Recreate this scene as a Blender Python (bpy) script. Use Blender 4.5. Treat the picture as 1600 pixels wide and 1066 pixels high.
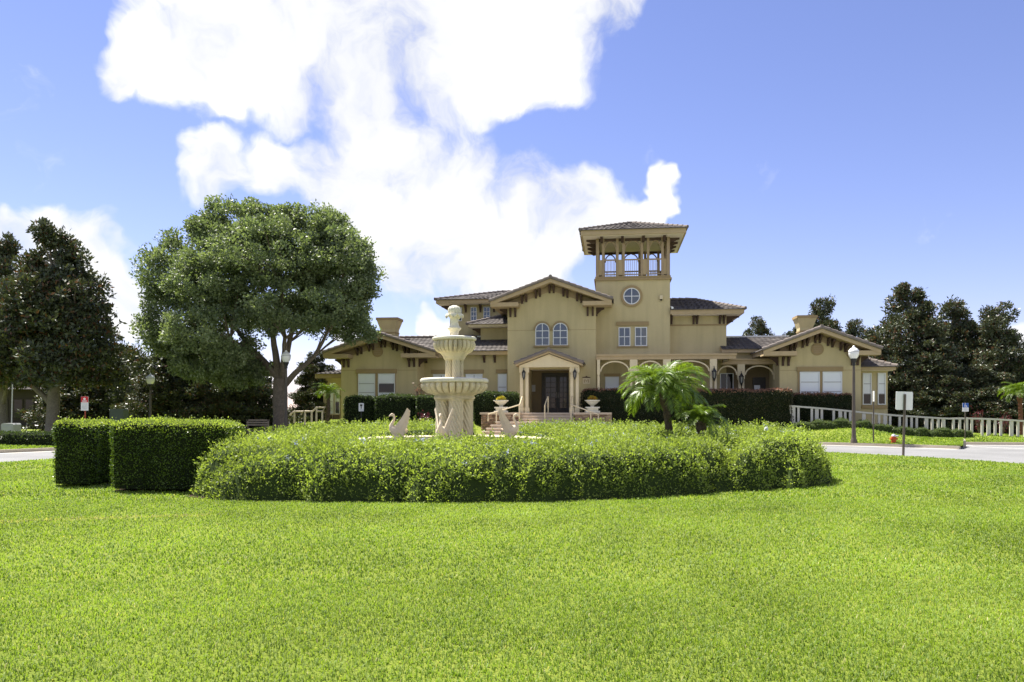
import bpy, math, random
import numpy as np
from mathutils import Vector, Matrix

for o in list(bpy.data.objects):
    bpy.data.objects.remove(o, do_unlink=True)
scene = bpy.context.scene
COL = scene.collection
R = math.radians

# ------------------------------------------------------------------ camera
F, HX, HY, EYE = 1260.0, 800.0, 640.0, 1.6     # focal length and horizon in photo pixels, eye height in metres
cam_d = bpy.data.cameras.new('camera'); cam = bpy.data.objects.new('camera', cam_d); COL.objects.link(cam)
cam.location = (0, 0, EYE); cam.rotation_euler = (R(90), 0, 0)
cam_d.sensor_width = 36.0; cam_d.lens = F / 1600 * 36.0
cam_d.shift_y = (HY - 533) / 1600.0
cam_d.clip_start = 0.05; cam_d.clip_end = 6000
scene.camera = cam

# ------------------------------------------------------------------ light and sky
SUN = Vector((-0.40, 0.40, 1.0)).normalized()
sun_d = bpy.data.lights.new('sun', 'SUN'); sun = bpy.data.objects.new('sun', sun_d); COL.objects.link(sun)
sun.rotation_euler = SUN.to_track_quat('Z', 'Y').to_euler()
sun_d.energy = 4.6; sun_d.angle = R(0.6); sun_d.color = (1.0, 0.95, 0.86)

def pix_dir(px, py):
    return Vector(((px - HX) / F, 1.0, (HY - py) / F)).normalized()

world = bpy.data.worlds.new('World'); scene.world = world; world.use_nodes = True
wn = world.node_tree; wn.nodes.clear()
def N(t, typ, **kw):
    n = t.nodes.new(typ)
    for k, v in kw.items(): setattr(n, k, v)
    return n
def build_world():
    t = wn
    tc = N(t, 'ShaderNodeTexCoord')
    sky = N(t, 'ShaderNodeTexSky', sky_type='NISHITA', sun_disc=False)
    sky.sun_elevation = math.asin(SUN.z); sky.sun_rotation = math.atan2(SUN.x, SUN.y)
    sky.air_density = 1.0; sky.dust_density = 0.1; sky.ozone_density = 2.2
    tint = N(t, 'ShaderNodeMix', data_type='RGBA', blend_type='MULTIPLY'); tint.inputs[0].default_value = 1.0
    t.links.new(sky.outputs[0], tint.inputs[6]); tint.inputs[7].default_value = (0.57, 0.49, 0.62, 1)
    # clouds laid out by direction: soft lumps plus fractal noise
    nz = N(t, 'ShaderNodeTexNoise'); nz.inputs['Scale'].default_value = 7.0; nz.inputs['Detail'].default_value = 12.0; nz.inputs['Roughness'].default_value = 0.60
    nd = N(t, 'ShaderNodeTexNoise'); nd.inputs['Scale'].default_value = 9.0; nd.inputs['Detail'].default_value = 4.0
    off = N(t, 'ShaderNodeVectorMath', operation='MULTIPLY_ADD'); off.inputs[1].default_value = (0.13, 0.13, 0.13); 
    t.links.new(tc.outputs['Generated'], nd.inputs['Vector'])
    t.links.new(nd.outputs['Color'], off.inputs[0]); t.links.new(tc.outputs['Generated'], off.inputs[2])
    sub = N(t, 'ShaderNodeVectorMath', operation='SUBTRACT'); sub.inputs[1].default_value = (0.065, 0.065, 0.065)
    t.links.new(off.outputs[0], sub.inputs[0])
    nrm = N(t, 'ShaderNodeVectorMath', operation='NORMALIZE'); t.links.new(sub.outputs[0], nrm.inputs[0])
    t.links.new(nrm.outputs[0], nz.inputs['Vector'])
    blobs = [(180,95,52),(255,85,85),(350,70,120),(470,60,150),(600,50,170),(730,45,160),(850,30,130),(950,15,85),(690,120,110),(560,150,110),(440,140,80),(350,150,42),
             (340,262,62),(420,268,62),(520,275,95),(620,265,110),(720,280,105),(820,310,95),(900,335,80),(965,345,58),(1005,325,34),(1035,308,28),
             (560,350,110),(680,370,120),(790,385,105),(880,395,80),(660,425,60),(750,430,55),
             (20,385,70),(95,365,58),(150,400,74),(80,440,105),(195,435,58),(205,490,48),(20,490,80),(675,512,34),(545,530,30),(1590,548,34)]
    acc = None
    for (px, py, r) in blobs:
        d = pix_dir(px, py); ang = math.atan(r / F) * (d.y ** 1.2)
        dp = N(t, 'ShaderNodeVectorMath', operation='DOT_PRODUCT'); dp.inputs[1].default_value = d
        t.links.new(nrm.outputs[0], dp.inputs[0])
        mr = N(t, 'ShaderNodeMapRange', interpolation_type='SMOOTHSTEP')
        mr.inputs['From Min'].default_value = math.cos(ang * 1.36); mr.inputs['From Max'].default_value = 1.0
        t.links.new(dp.outputs['Value'], mr.inputs['Value'])
        if acc is None: acc = mr.outputs[0]
        else:
            m = N(t, 'ShaderNodeMath', operation='SMOOTH_MAX'); m.inputs[2].default_value = .18; t.links.new(acc, m.inputs[0]); t.links.new(mr.outputs[0], m.inputs[1]); acc = m.outputs[0]
    cl = N(t, 'ShaderNodeMath', operation='MINIMUM'); cl.inputs[1].default_value = 1.1; t.links.new(acc, cl.inputs[0])
    # unseen rest of the sky: similar cumulus, its cover raised to fill the facade
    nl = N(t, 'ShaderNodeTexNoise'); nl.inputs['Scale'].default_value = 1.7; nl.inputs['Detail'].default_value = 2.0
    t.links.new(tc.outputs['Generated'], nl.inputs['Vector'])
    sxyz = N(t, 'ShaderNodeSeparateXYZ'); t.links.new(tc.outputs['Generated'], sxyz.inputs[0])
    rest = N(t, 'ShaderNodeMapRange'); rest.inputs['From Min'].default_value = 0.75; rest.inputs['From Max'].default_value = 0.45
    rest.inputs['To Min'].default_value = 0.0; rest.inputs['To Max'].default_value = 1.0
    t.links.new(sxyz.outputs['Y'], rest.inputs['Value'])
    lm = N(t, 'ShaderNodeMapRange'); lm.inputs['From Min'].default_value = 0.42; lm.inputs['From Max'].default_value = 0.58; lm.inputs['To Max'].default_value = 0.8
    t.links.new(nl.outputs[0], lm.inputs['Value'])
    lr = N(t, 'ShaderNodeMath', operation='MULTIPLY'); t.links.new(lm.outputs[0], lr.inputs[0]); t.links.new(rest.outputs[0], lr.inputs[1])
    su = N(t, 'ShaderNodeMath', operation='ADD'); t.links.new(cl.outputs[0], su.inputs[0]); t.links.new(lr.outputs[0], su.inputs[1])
    nm = N(t, 'ShaderNodeMath', operation='MULTIPLY_ADD'); nm.inputs[1].default_value = 2.3; nm.inputs[2].default_value = -1.16
    t.links.new(nz.outputs[0], nm.inputs[0])
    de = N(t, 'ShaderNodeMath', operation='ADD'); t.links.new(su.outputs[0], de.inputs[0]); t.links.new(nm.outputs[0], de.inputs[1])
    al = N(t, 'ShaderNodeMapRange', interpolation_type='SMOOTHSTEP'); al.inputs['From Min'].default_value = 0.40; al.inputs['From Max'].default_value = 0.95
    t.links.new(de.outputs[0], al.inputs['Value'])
    # thicker middles are a little greyer, edges are bright
    sh = N(t, 'ShaderNodeTexNoise'); sh.inputs['Scale'].default_value = 7.0; sh.inputs['Detail'].default_value = 5.0
    t.links.new(nrm.outputs[0], sh.inputs['Vector'])
    cr = N(t, 'ShaderNodeMix', data_type='RGBA'); cr.inputs[6].default_value = (2.75, 2.85, 3.05, 1); cr.inputs[7].default_value = (4.2, 4.2, 4.25, 1)
    shm = N(t, 'ShaderNodeMapRange'); shm.inputs['From Min'].default_value = 0.30; shm.inputs['From Max'].default_value = 0.62
    t.links.new(sh.outputs[0], shm.inputs['Value']); t.links.new(shm.outputs[0], cr.inputs[0])
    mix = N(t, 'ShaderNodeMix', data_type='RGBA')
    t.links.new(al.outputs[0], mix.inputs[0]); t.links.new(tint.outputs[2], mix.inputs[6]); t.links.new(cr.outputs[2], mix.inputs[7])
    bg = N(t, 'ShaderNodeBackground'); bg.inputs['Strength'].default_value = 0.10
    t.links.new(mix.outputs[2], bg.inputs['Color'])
    out = N(t, 'ShaderNodeOutputWorld'); t.links.new(bg.outputs[0], out.inputs['Surface'])
build_world()
vs = scene.view_settings
vs.view_transform = 'Standard'; vs.look = 'None'; vs.gamma = 1.0; vs.exposure = 1.5
vs.use_curve_mapping = False
scene.cycles.max_bounces = 8; scene.cycles.diffuse_bounces = 4; scene.cycles.transparent_max_bounces = 6

# ------------------------------------------------------------------ helpers
rng = np.random.default_rng(7); random.seed(7)

def vnoise(P, seed=0):
    P = np.asarray(P, float); I = np.floor(P).astype(np.int64); f = P - I; f = f * f * (3 - 2 * f)
    def h(i, j, k):
        n = (i * 374761393 + j * 668265263 + k * 2147483647 + seed * 1274126177) & 0xffffffff
        n = ((n ^ (n >> 13)) * 1274126177) & 0xffffffff
        n = n ^ (n >> 16)
        return (n & 0xffff) / 32767.5 - 1.0
    i, j, k = I[:, 0], I[:, 1], I[:, 2]; r = 0
    for a in (0, 1):
        for b in (0, 1):
            for c in (0, 1):
                w = (f[:, 0] if a else 1 - f[:, 0]) * (f[:, 1] if b else 1 - f[:, 1]) * (f[:, 2] if c else 1 - f[:, 2])
                r = r + w * h(i + a, j + b, k + c)
    return r
def fbm(P, seed=0, o=3):
    P = np.asarray(P, float); r = 0; a = 1.0
    for i in range(o): r = r + a * vnoise(P * 2 ** i, seed + i); a *= .5
    return r

class MB:
    def __init__(s): s.v = []; s.f = []; s.smooth = False
    def add(s, vs, fs):
        b = len(s.v); s.v += [tuple(p) for p in vs]; s.f += [tuple(i + b for i in f) for f in fs]; return s
    def box(s, x0, x1, y0, y1, z0, z1):
        if x0 > x1: x0, x1 = x1, x0
        if y0 > y1: y0, y1 = y1, y0
        if z0 > z1: z0, z1 = z1, z0
        return s.add([(x0,y0,z0),(x1,y0,z0),(x1,y1,z0),(x0,y1,z0),(x0,y0,z1),(x1,y0,z1),(x1,y1,z1),(x0,y1,z1)],
                     [(0,3,2,1),(4,5,6,7),(0,1,5,4),(1,2,6,5),(2,3,7,6),(3,0,4,7)])
    def prism(s, poly, a, b, ax):
        """2D polygon extruded from a to b: ax 'y' -> poly is (x,z); 'x' -> (y,z); 'z' -> (x,y)"""
        n = len(poly)
        P = {'y': lambda p, t: (p[0], t, p[1]), 'x': lambda p, t: (t, p[0], p[1]), 'z': lambda p, t: (p[0], p[1], t)}[ax]
        ar = sum(poly[i][0] * poly[(i+1) % n][1] - poly[(i+1) % n][0] * poly[i][1] for i in range(n))
        if (ar > 0) == (ax == 'y'): poly = poly[::-1]
        if a > b: a, b = b, a
        vs = [P(p, a) for p in poly] + [P(p, b) for p in poly]
        fs = [tuple(range(n - 1, -1, -1)), tuple(range(n, 2 * n))] + [(i, (i + 1) % n, n + (i + 1) % n, n + i) for i in range(n)]
        return s.add(vs, fs)
    def lathe(s, prof, n=32, c=(0, 0), mod=None, a0=0, caps=True):
        m = len(prof); vs = []
        for i, (r, z) in enumerate(prof):
            for k in range(n):
                a = a0 + 2 * math.pi * k / n; rr = r * (mod(i, a, z) if mod else 1)
                vs.append((c[0] + rr * math.cos(a), c[1] + rr * math.sin(a), z))
        fs = []
        for i in range(m - 1):
            for k in range(n):
                k2 = (k + 1) % n; fs.append((i*n+k, i*n+k2, (i+1)*n+k2, (i+1)*n+k))
        if caps:
            fs.append(tuple(range(n - 1, -1, -1))); fs.append(tuple((m-1)*n + k for k in range(n)))
        s.smooth = True
        return s.add(vs, fs)
    def tube(s, path, rad, n=8, caps=True):
        pts = [Vector(p) for p in path]; m = len(pts)
        rad = rad if hasattr(rad, '__len__') else [rad] * m
        up = Vector((0, 0, 1)); prev = None; vs = []
        for i, p in enumerate(pts):
            d = (pts[min(i+1, m-1)] - pts[max(i-1, 0)]).normalized()
            if prev is None:
                x = d.cross(up if abs(d.z) < .9 else Vector((1, 0, 0))).normalized()
            else:
                x = prev - d * prev.dot(d)
                x = x.normalized() if x.length > 1e-5 else d.orthogonal().normalized()
            prev = x; y = d.cross(x)
            for k in range(n):
                a = 2 * math.pi * k / n; vs.append(p + (x * math.cos(a) + y * math.sin(a)) * rad[i])
        fs = [(i*n+k, i*n+(k+1) % n, (i+1)*n+(k+1) % n, (i+1)*n+k) for i in range(m-1) for k in range(n)]
        if caps: fs += [tuple(range(n-1, -1, -1)), tuple((m-1)*n+k for k in range(n))]
        s.smooth = True
        return s.add(vs, fs)

def link(o, parent=None):
    COL.objects.link(o)
    if parent is not None: o.parent = parent
    return o
def obj(name, mb, mat, parent=None, smooth=None):
    me = bpy.data.meshes.new(name); me.from_pydata(mb.v, [], mb.f); me.update()
    sm = mb.smooth if smooth is None else smooth
    if sm:
        me.polygons.foreach_set('use_smooth', [True] * len(me.polygons))
        try: me.set_sharp_from_angle(angle=R(38))
        except Exception: pass
    me.materials.append(mat)
    return link(bpy.data.objects.new(name, me), parent)
def np_obj(name, V, faces, mat, parent=None, tint=None, smooth=False, lt=None):
    me = bpy.data.meshes.new(name); V = np.asarray(V, np.float32)
    me.vertices.add(len(V)); me.vertices.foreach_set('co', V.ravel())
    if lt is None:
        faces = np.asarray(faces, np.int32); k = faces.shape[1]; nf = len(faces); loops = faces.ravel(); lt = np.full(nf, k, np.int32)
    else: loops = np.asarray(faces, np.int32); nf = len(lt)
    me.loops.add(len(loops)); me.loops.foreach_set('vertex_index', loops)
    me.polygons.add(nf); ls = np.concatenate([[0], np.cumsum(lt)[:-1]]).astype(np.int32)
    me.polygons.foreach_set('loop_start', ls)
    try: me.polygons.foreach_set('loop_total', np.asarray(lt, np.int32))
    except Exception: pass
    if smooth: me.polygons.foreach_set('use_smooth', np.ones(nf, bool))
    me.update(calc_edges=True)
    if tint is not None:
        a = me.attributes.new('tint', 'FLOAT', 'POINT'); a.data.foreach_set('value', np.asarray(tint, np.float32))
    me.materials.append(mat)
    return link(bpy.data.objects.new(name, me), parent)
def tag(o, label, cat, group=None):
    o['label'] = label; o['category'] = cat
    if group: o['group'] = group
    return o
def thing(name, label, cat, loc=(0, 0, 0), rz=0, group=None):
    o = bpy.data.objects.new(name, None); o.location = loc; o.rotation_euler = (0, 0, rz); COL.objects.link(o)
    return tag(o, label, cat, group)
def copy_tree(o, parent=None):
    c = o.copy(); COL.objects.link(c); c.parent = parent
    for ch in o.children: copy_tree(ch, c)
    return c

# ------------------------------------------------------------------ materials
def newmat(name):
    m = bpy.data.materials.new(name); m.use_nodes = True; nt = m.node_tree; nt.nodes.clear()
    out = N(nt, 'ShaderNodeOutputMaterial'); return m, nt, out
def solid(name, col, rough=.7, var=.12, scale=3.0, bump=0.0, bscale=60, spec=.3, metal=0, fine=0.0, streak=0.0):
    m, t, out = newmat(name); p = N(t, 'ShaderNodeBsdfPrincipled')
    p.inputs['Roughness'].default_value = rough; p.inputs['Specular IOR Level'].default_value = spec; p.inputs['Metallic'].default_value = metal
    g = N(t, 'ShaderNodeNewGeometry')
    n1 = N(t, 'ShaderNodeTexNoise'); n1.inputs['Scale'].default_value = scale; n1.inputs['Detail'].default_value = 6; n1.inputs['Roughness'].default_value = .62
    t.links.new(g.outputs['Position'], n1.inputs['Vector'])
    mx = N(t, 'ShaderNodeMix', data_type='RGBA'); c = Vector(col)
    mx.inputs[6].default_value = (*(c * (1 - var * 1.6)), 1); mx.inputs[7].default_value = (*(c * (1 + var * 1.6)), 1)
    t.links.new(n1.outputs[0], mx.inputs[0]); res = mx.outputs[2]
    if streak > 0:
        mp = N(t, 'ShaderNodeMapping'); mp.inputs['Scale'].default_value = (2.2, 2.2, 0.18); t.links.new(g.outputs['Position'], mp.inputs[0])
        n3 = N(t, 'ShaderNodeTexNoise'); n3.inputs['Scale'].default_value = 1.6; n3.inputs['Detail'].default_value = 5; t.links.new(mp.outputs[0], n3.inputs['Vector'])
        r3 = N(t, 'ShaderNodeMapRange'); r3.inputs['From Min'].default_value = .45; r3.inputs['From Max'].default_value = .75
        r3.inputs['To Min'].default_value = 1.0; r3.inputs['To Max'].default_value = 1 - streak; t.links.new(n3.outputs[0], r3.inputs['Value'])
        m3 = N(t, 'ShaderNodeMix', data_type='RGBA', blend_type='MULTIPLY'); m3.inputs[0].default_value = 1
        t.links.new(res, m3.inputs[6]); t.links.new(r3.outputs[0], m3.inputs[7]); res = m3.outputs[2]
    if fine > 0:
        n4 = N(t, 'ShaderNodeTexNoise'); n4.inputs['Scale'].default_value = bscale; n4.inputs['Detail'].default_value = 3; t.links.new(g.outputs['Position'], n4.inputs['Vector'])
        r4 = N(t, 'ShaderNodeMapRange'); r4.inputs['From Min'].default_value = .3; r4.inputs['From Max'].default_value = .7
        r4.inputs['To Min'].default_value = 1 - fine; r4.inputs['To Max'].default_value = 1 + fine; t.links.new(n4.outputs[0], r4.inputs['Value'])
        m4 = N(t, 'ShaderNodeMix', data_type='RGBA', blend_type='MULTIPLY'); m4.inputs[0].default_value = 1
        t.links.new(res, m4.inputs[6]); t.links.new(r4.outputs[0], m4.inputs[7]); res = m4.outputs[2]
    t.links.new(res, p.inputs['Base Color'])
    if bump > 0:
        n2 = N(t, 'ShaderNodeTexNoise'); n2.inputs['Scale'].default_value = bscale; n2.inputs['Detail'].default_value = 4; t.links.new(g.outputs['Position'], n2.inputs['Vector'])
        b = N(t, 'ShaderNodeBump'); b.inputs['Strength'].default_value = bump; b.inputs['Distance'].default_value = .02
        t.links.new(n2.outputs[0], b.inputs['Height']); t.links.new(b.outputs[0], p.inputs['Normal'])
    t.links.new(p.outputs[0], out.inputs[0]); return m
def leaf(name, c0, c1, transl=.3, rough=.5, spec=.3, c2=None, f2=.9, tcol=None, patch=0.0, pscale=.35):
    """leaf material: colour runs c0..c1 with the per-leaf tint; tint above f2 takes colour c2"""
    m, t, out = newmat(name); at = N(t, 'ShaderNodeAttribute', attribute_name='tint')
    rp = N(t, 'ShaderNodeValToRGB'); e = rp.color_ramp.elements
    e[0].color = (*c0, 1); e[1].color = (*c1, 1); e[1].position = f2 if c2 else 1.0
    if c2:
        x = e.new(min(f2 + .03, .999)); x.color = (*c2, 1)
    t.links.new(at.outputs['Fac'], rp.inputs[0]); col = rp.outputs[0]
    if patch > 0:
        g = N(t, 'ShaderNodeNewGeometry'); n1 = N(t, 'ShaderNodeTexNoise'); n1.inputs['Scale'].default_value = pscale; n1.inputs['Detail'].default_value = 5
        t.links.new(g.outputs['Position'], n1.inputs['Vector'])
        r4 = N(t, 'ShaderNodeMapRange'); r4.inputs['From Min'].default_value = .3; r4.inputs['From Max'].default_value = .7
        r4.inputs['To Min'].default_value = 1 - patch; r4.inputs['To Max'].default_value = 1 + patch; t.links.new(n1.outputs[0], r4.inputs['Value'])
        m4 = N(t, 'ShaderNodeMix', data_type='RGBA', blend_type='MULTIPLY'); m4.inputs[0].default_value = 1
        t.links.new(col, m4.inputs[6]); t.links.new(r4.outputs[0], m4.inputs[7]); col = m4.outputs[2]
    p = N(t, 'ShaderNodeBsdfPrincipled'); p.inputs['Roughness'].default_value = rough; p.inputs['Specular IOR Level'].default_value = spec
    t.links.new(col, p.inputs['Base Color'])
    tr = N(t, 'ShaderNodeBsdfTranslucent')
    tm = N(t, 'ShaderNodeMix', data_type='RGBA', blend_type='MULTIPLY'); tm.inputs[0].default_value = 1; tm.inputs[7].default_value = (*(tcol or (1.5, 1.5, .7)), 1)
    t.links.new(col, tm.inputs[6]); t.links.new(tm.outputs[2], tr.inputs[0])
    mx = N(t, 'ShaderNodeMixShader'); mx.inputs[0].default_value = transl
    t.links.new(p.outputs[0], mx.inputs[1]); t.links.new(tr.outputs[0], mx.inputs[2]); t.links.new(mx.outputs[0], out.inputs[0]); return m
def glassy(name, col, rough=.04, spec=.9):
    m, t, out = newmat(name); p = N(t, 'ShaderNodeBsdfPrincipled'); p.inputs['Base Color'].default_value = (*col, 1)
    p.inputs['Roughness'].default_value = rough; p.inputs['Specular IOR Level'].default_value = spec; p.inputs['IOR'].default_value = 1.6
    g = N(t, 'ShaderNodeNewGeometry'); n2 = N(t, 'ShaderNodeTexNoise'); n2.inputs['Scale'].default_value = .9; t.links.new(g.outputs['Position'], n2.inputs['Vector'])
    b = N(t, 'ShaderNodeBump'); b.inputs['Strength'].default_value = .12; b.inputs['Distance'].default_value = .05
    t.links.new(n2.outputs[0], b.inputs['Height']); t.links.new(b.outputs[0], p.inputs['Normal'])
    t.links.new(p.outputs[0], out.inputs[0]); return m

M = {}
M['stucco'] = solid('stucco', (.535,.45,.255), .85, .07, .9, .35, 45, .15, streak=.11, fine=.06)
M['trim'] = solid('trim', (.45,.345,.205), .7, .06, 1.5, .15, 50, .2, streak=.08)
M['cream'] = solid('cream', (.68,.58,.39), .7, .05, 1.5, .1, 50, .2, streak=.06)
M['band'] = solid('band', (.34,.25,.13), .8, .08, 2, .2, 50, .2)
M['bracket'] = solid('bracket', (.085,.055,.042), .7, .15, 4, 0, 50, .2)
M['post'] = solid('post', (.36,.27,.17), .7, .1, 3, 0, 50, .2)
M['soffit'] = solid('soffit', (.74,.66,.55), .8, .05, 1, .1, 30, .2)
M['white'] = solid('white', (.74,.75,.75), .5, .04, 3, 0, 50, .3)
M['glass'] = glassy('glass', (.035,.045,.055))
M['darkglass'] = glassy('darkglass', (.010,.012,.012), .05, .3)
M['blind'] = solid('blind', (.74,.77,.79), .35, .04, 1.2, 0, 50, .6)
M['darkwood'] = solid('darkwood', (.028,.022,.018), .45, .2, 5, 0, 50, .4)
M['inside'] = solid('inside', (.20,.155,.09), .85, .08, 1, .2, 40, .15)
M['ridge'] = solid('ridge', (.20,.17,.15), .8, .2, 3, .3, 30, .2)
M['stone_cap'] = solid('stone_cap', (.55,.44,.32), .8, .08, 3, .2, 40, .2, streak=.1)  # wall caps; also the risers, whose shade is put into this darker colour
M['step'] = solid('step', (.60,.50,.39), .8, .08, 2, .2, 60, .2, streak=.1)
M['concrete'] = solid('concrete', (.50,.47,.42), .85, .12, .8, .3, 40, .2, fine=.08)
M['kerb'] = solid('kerb', (.40,.36,.29), .85, .2, 1.2, .3, 40, .2, fine=.12)
M['asphalt'] = solid('asphalt', (.19,.19,.19), .9, .24, .35, .4, 90, .25, fine=.18)
M['line'] = solid('line', (.72,.71,.66), .7, .15, 5, .1, 50, .3)
M['fountain'] = solid('fountain', (.64,.56,.385), .75, .15, 2.6, .3, 40, .25, streak=.38, fine=.07)
M['fountain_rim'] = solid('fountain_rim', (.69,.65,.53), .75, .10, 2.6, .3, 40, .25, streak=.12, fine=.07)
M['swan'] = solid('swan', (.66,.55,.40), .75, .1, 5, .3, 60, .25, fine=.06)
M['rail'] = solid('rail', (.66,.56,.37), .5, .06, 3, 0, 50, .35)
M['white_rail'] = solid('white_rail', (.60,.57,.49), .55, .06, 2, 0, 50, .3, streak=.12)
M['pole'] = solid('pole', (.085,.07,.055), .5, .15, 3, 0, 50, .4)
M['globe'] = solid('globe', (.80,.80,.78), .25, .03, 3, 0, 50, .5)
M['iron'] = solid('iron', (.02,.02,.02), .45, .2, 5, 0, 50, .4)
M['lampglass'] = solid('lampglass', (.22,.22,.23), .15, .1, 5, 0, 50, .6)
M['bark'] = solid('bark', (.14,.115,.09), .95, .3, 3, .8, 14, .15, fine=.2)
M['palebark'] = solid('palebark', (.21,.185,.15), .95, .25, 3, .6, 14, .15, fine=.2)
M['palmbark'] = solid('palmbark', (.10,.075,.05), .95, .35, 9, .9, 25, .15, fine=.3)
M['mulch'] = solid('mulch', (.045,.03,.02), .95, .4, 6, 1.0, 30, .1, fine=.4)
M['core'] = solid('core', (.034,.05,.016), .95, .3, 6, .5, 20, .05)
M['core_dark'] = solid('core_dark', (.016,.022,.010), .95, .3, 6, .5, 20, .05)
M['red'] = solid('red', (.52,.03,.035), .5, .06, 3)
M['redpalm'] = solid('redpalm', (.15,.065,.04), .9, .3, 8, .6, 25)
M['redpost'] = solid('redpost', (.30,.055,.03), .6, .15, 3)
M['blue'] = solid('blue', (.02,.09,.36), .45, .06, 3)
M['signgrey'] = solid('signgrey', (.42,.42,.42), .5, .05, 3)
M['hydrant'] = solid('hydrant', (.55,.09,.03), .5, .1, 6)
M['silver'] = solid('silver', (.62,.62,.6), .35, .08, 6, metal=.6)
M['box_green'] = solid('box_green', (.10,.125,.085), .6, .08, 2)
M['box_grey'] = solid('box_grey', (.34,.35,.35), .6, .06, 2)
M['benchwood'] = solid('benchwood', (.20,.165,.12), .8, .2, 5)
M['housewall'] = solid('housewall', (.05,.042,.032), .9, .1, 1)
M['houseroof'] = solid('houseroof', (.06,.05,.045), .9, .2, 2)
M['water'] = glassy('water', (.03,.05,.05), .03, .6)
M['bloom'] = solid('bloom', (.62,.66,.86), .6, .12, 20)
M['plastic'] = solid('plastic', (.76,.78,.8), .4, .05, 8)
# tiles: per-tile tint
def tile_mat():
    m, t, out = newmat('roof_tile'); at = N(t, 'ShaderNodeAttribute', attribute_name='tint')
    rp = N(t, 'ShaderNodeValToRGB'); e = rp.color_ramp.elements; e[0].color = (.088,.078,.073,1); e[1].color = (.134,.120,.111,1)
    x = e.new(.55); x.color = (.112,.099,.092,1)
    t.links.new(at.outputs['Fac'], rp.inputs[0]); p = N(t, 'ShaderNodeBsdfPrincipled'); p.inputs['Roughness'].default_value = .85; p.inputs['Specular IOR Level'].default_value = .2
    g = N(t, 'ShaderNodeNewGeometry'); n1 = N(t, 'ShaderNodeTexNoise'); n1.inputs['Scale'].default_value = 1.3; n1.inputs['Detail'].default_value = 7; t.links.new(g.outputs['Position'], n1.inputs['Vector'])
    r4 = N(t, 'ShaderNodeMapRange'); r4.inputs['From Min'].default_value = .35; r4.inputs['From Max'].default_value = .7; r4.inputs['To Min'].default_value = .75; r4.inputs['To Max'].default_value = 1.25; t.links.new(n1.outputs[0], r4.inputs['Value'])
    m4 = N(t, 'ShaderNodeMix', data_type='RGBA', blend_type='MULTIPLY'); m4.inputs[0].default_value = 1; t.links.new(rp.outputs[0], m4.inputs[6]); t.links.new(r4.outputs[0], m4.inputs[7])
    t.links.new(m4.outputs[2], p.inputs['Base Color']); t.links.new(p.outputs[0], out.inputs[0]); return m
M['tile'] = tile_mat()
def stone_mat():
    m, t, out = newmat('stone_veneer'); at = N(t, 'ShaderNodeAttribute', attribute_name='tint')
    rp = N(t, 'ShaderNodeValToRGB'); e = rp.color_ramp.elements; e[0].color = (.20,.12,.075,1); e[1].color = (.50,.38,.25,1)
    x = e.new(.5); x.color = (.38,.245,.155,1)
    t.links.new(at.outputs['Fac'], rp.inputs[0]); p = N(t, 'ShaderNodeBsdfPrincipled'); p.inputs['Roughness'].default_value = .85
    t.links.new(rp.outputs[0], p.inputs['Base Color']); t.links.new(p.outputs[0], out.inputs[0]); return m
M['stone'] = stone_mat()
# foliage
M['grass'] = leaf('grass', (.125,.20,.024), (.25,.335,.065), .44, .55, .25, c2=(.40,.37,.17), f2=.955, tcol=(1.25,1.3,.5), patch=.30, pscale=.38)
M['shrub'] = leaf('shrub', (.15,.21,.042), (.38,.455,.13), .44, .5, .3, tcol=(1.3,1.35,.5), patch=.2, pscale=.9)
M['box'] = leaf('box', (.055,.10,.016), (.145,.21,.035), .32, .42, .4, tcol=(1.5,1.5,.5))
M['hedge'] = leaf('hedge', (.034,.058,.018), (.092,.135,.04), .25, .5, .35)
M['loro'] = leaf('loro', (.030,.030,.014), (.085,.085,.035), .22, .5, .35, c2=(.24,.11,.075), f2=.94, tcol=(1.4,1.1,.8))
M['lorotop'] = leaf('lorotop', (.15,.085,.05), (.33,.19,.135), .25, .5, .3, tcol=(1.3,1,.8))
M['oak'] = leaf('oak', (.085,.122,.062), (.25,.29,.165), .34, .5, .35, tcol=(1.3,1.4,.6), patch=.2, pscale=.5)
M['magnolia'] = leaf('magnolia', (.032,.045,.022), (.10,.118,.060), .14, .42, .4, c2=(.12,.06,.03), f2=.86, tcol=(1.3,1.2,.6))
M['olive'] = leaf('olive', (.06,.085,.04), (.15,.18,.095), .25, .5, .4)
M['palm'] = leaf('palm', (.06,.115,.014), (.20,.29,.04), .38, .36, .5, tcol=(1.4,1.4,.45))
M['redleaf'] = leaf('redleaf', (.05,.012,.018), (.15,.03,.04), .2, .4, .4, tcol=(1.4,.9,.9))
M['flowerleaf'] = leaf('flowerleaf', (.16,.20,.03), (.62,.46,.05), .25, .5, .3, c2=(.62,.14,.03), f2=.78)
M['lowshrub'] = leaf('lowshrub', (.055,.085,.03), (.16,.20,.08), .3, .5, .3)
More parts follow.
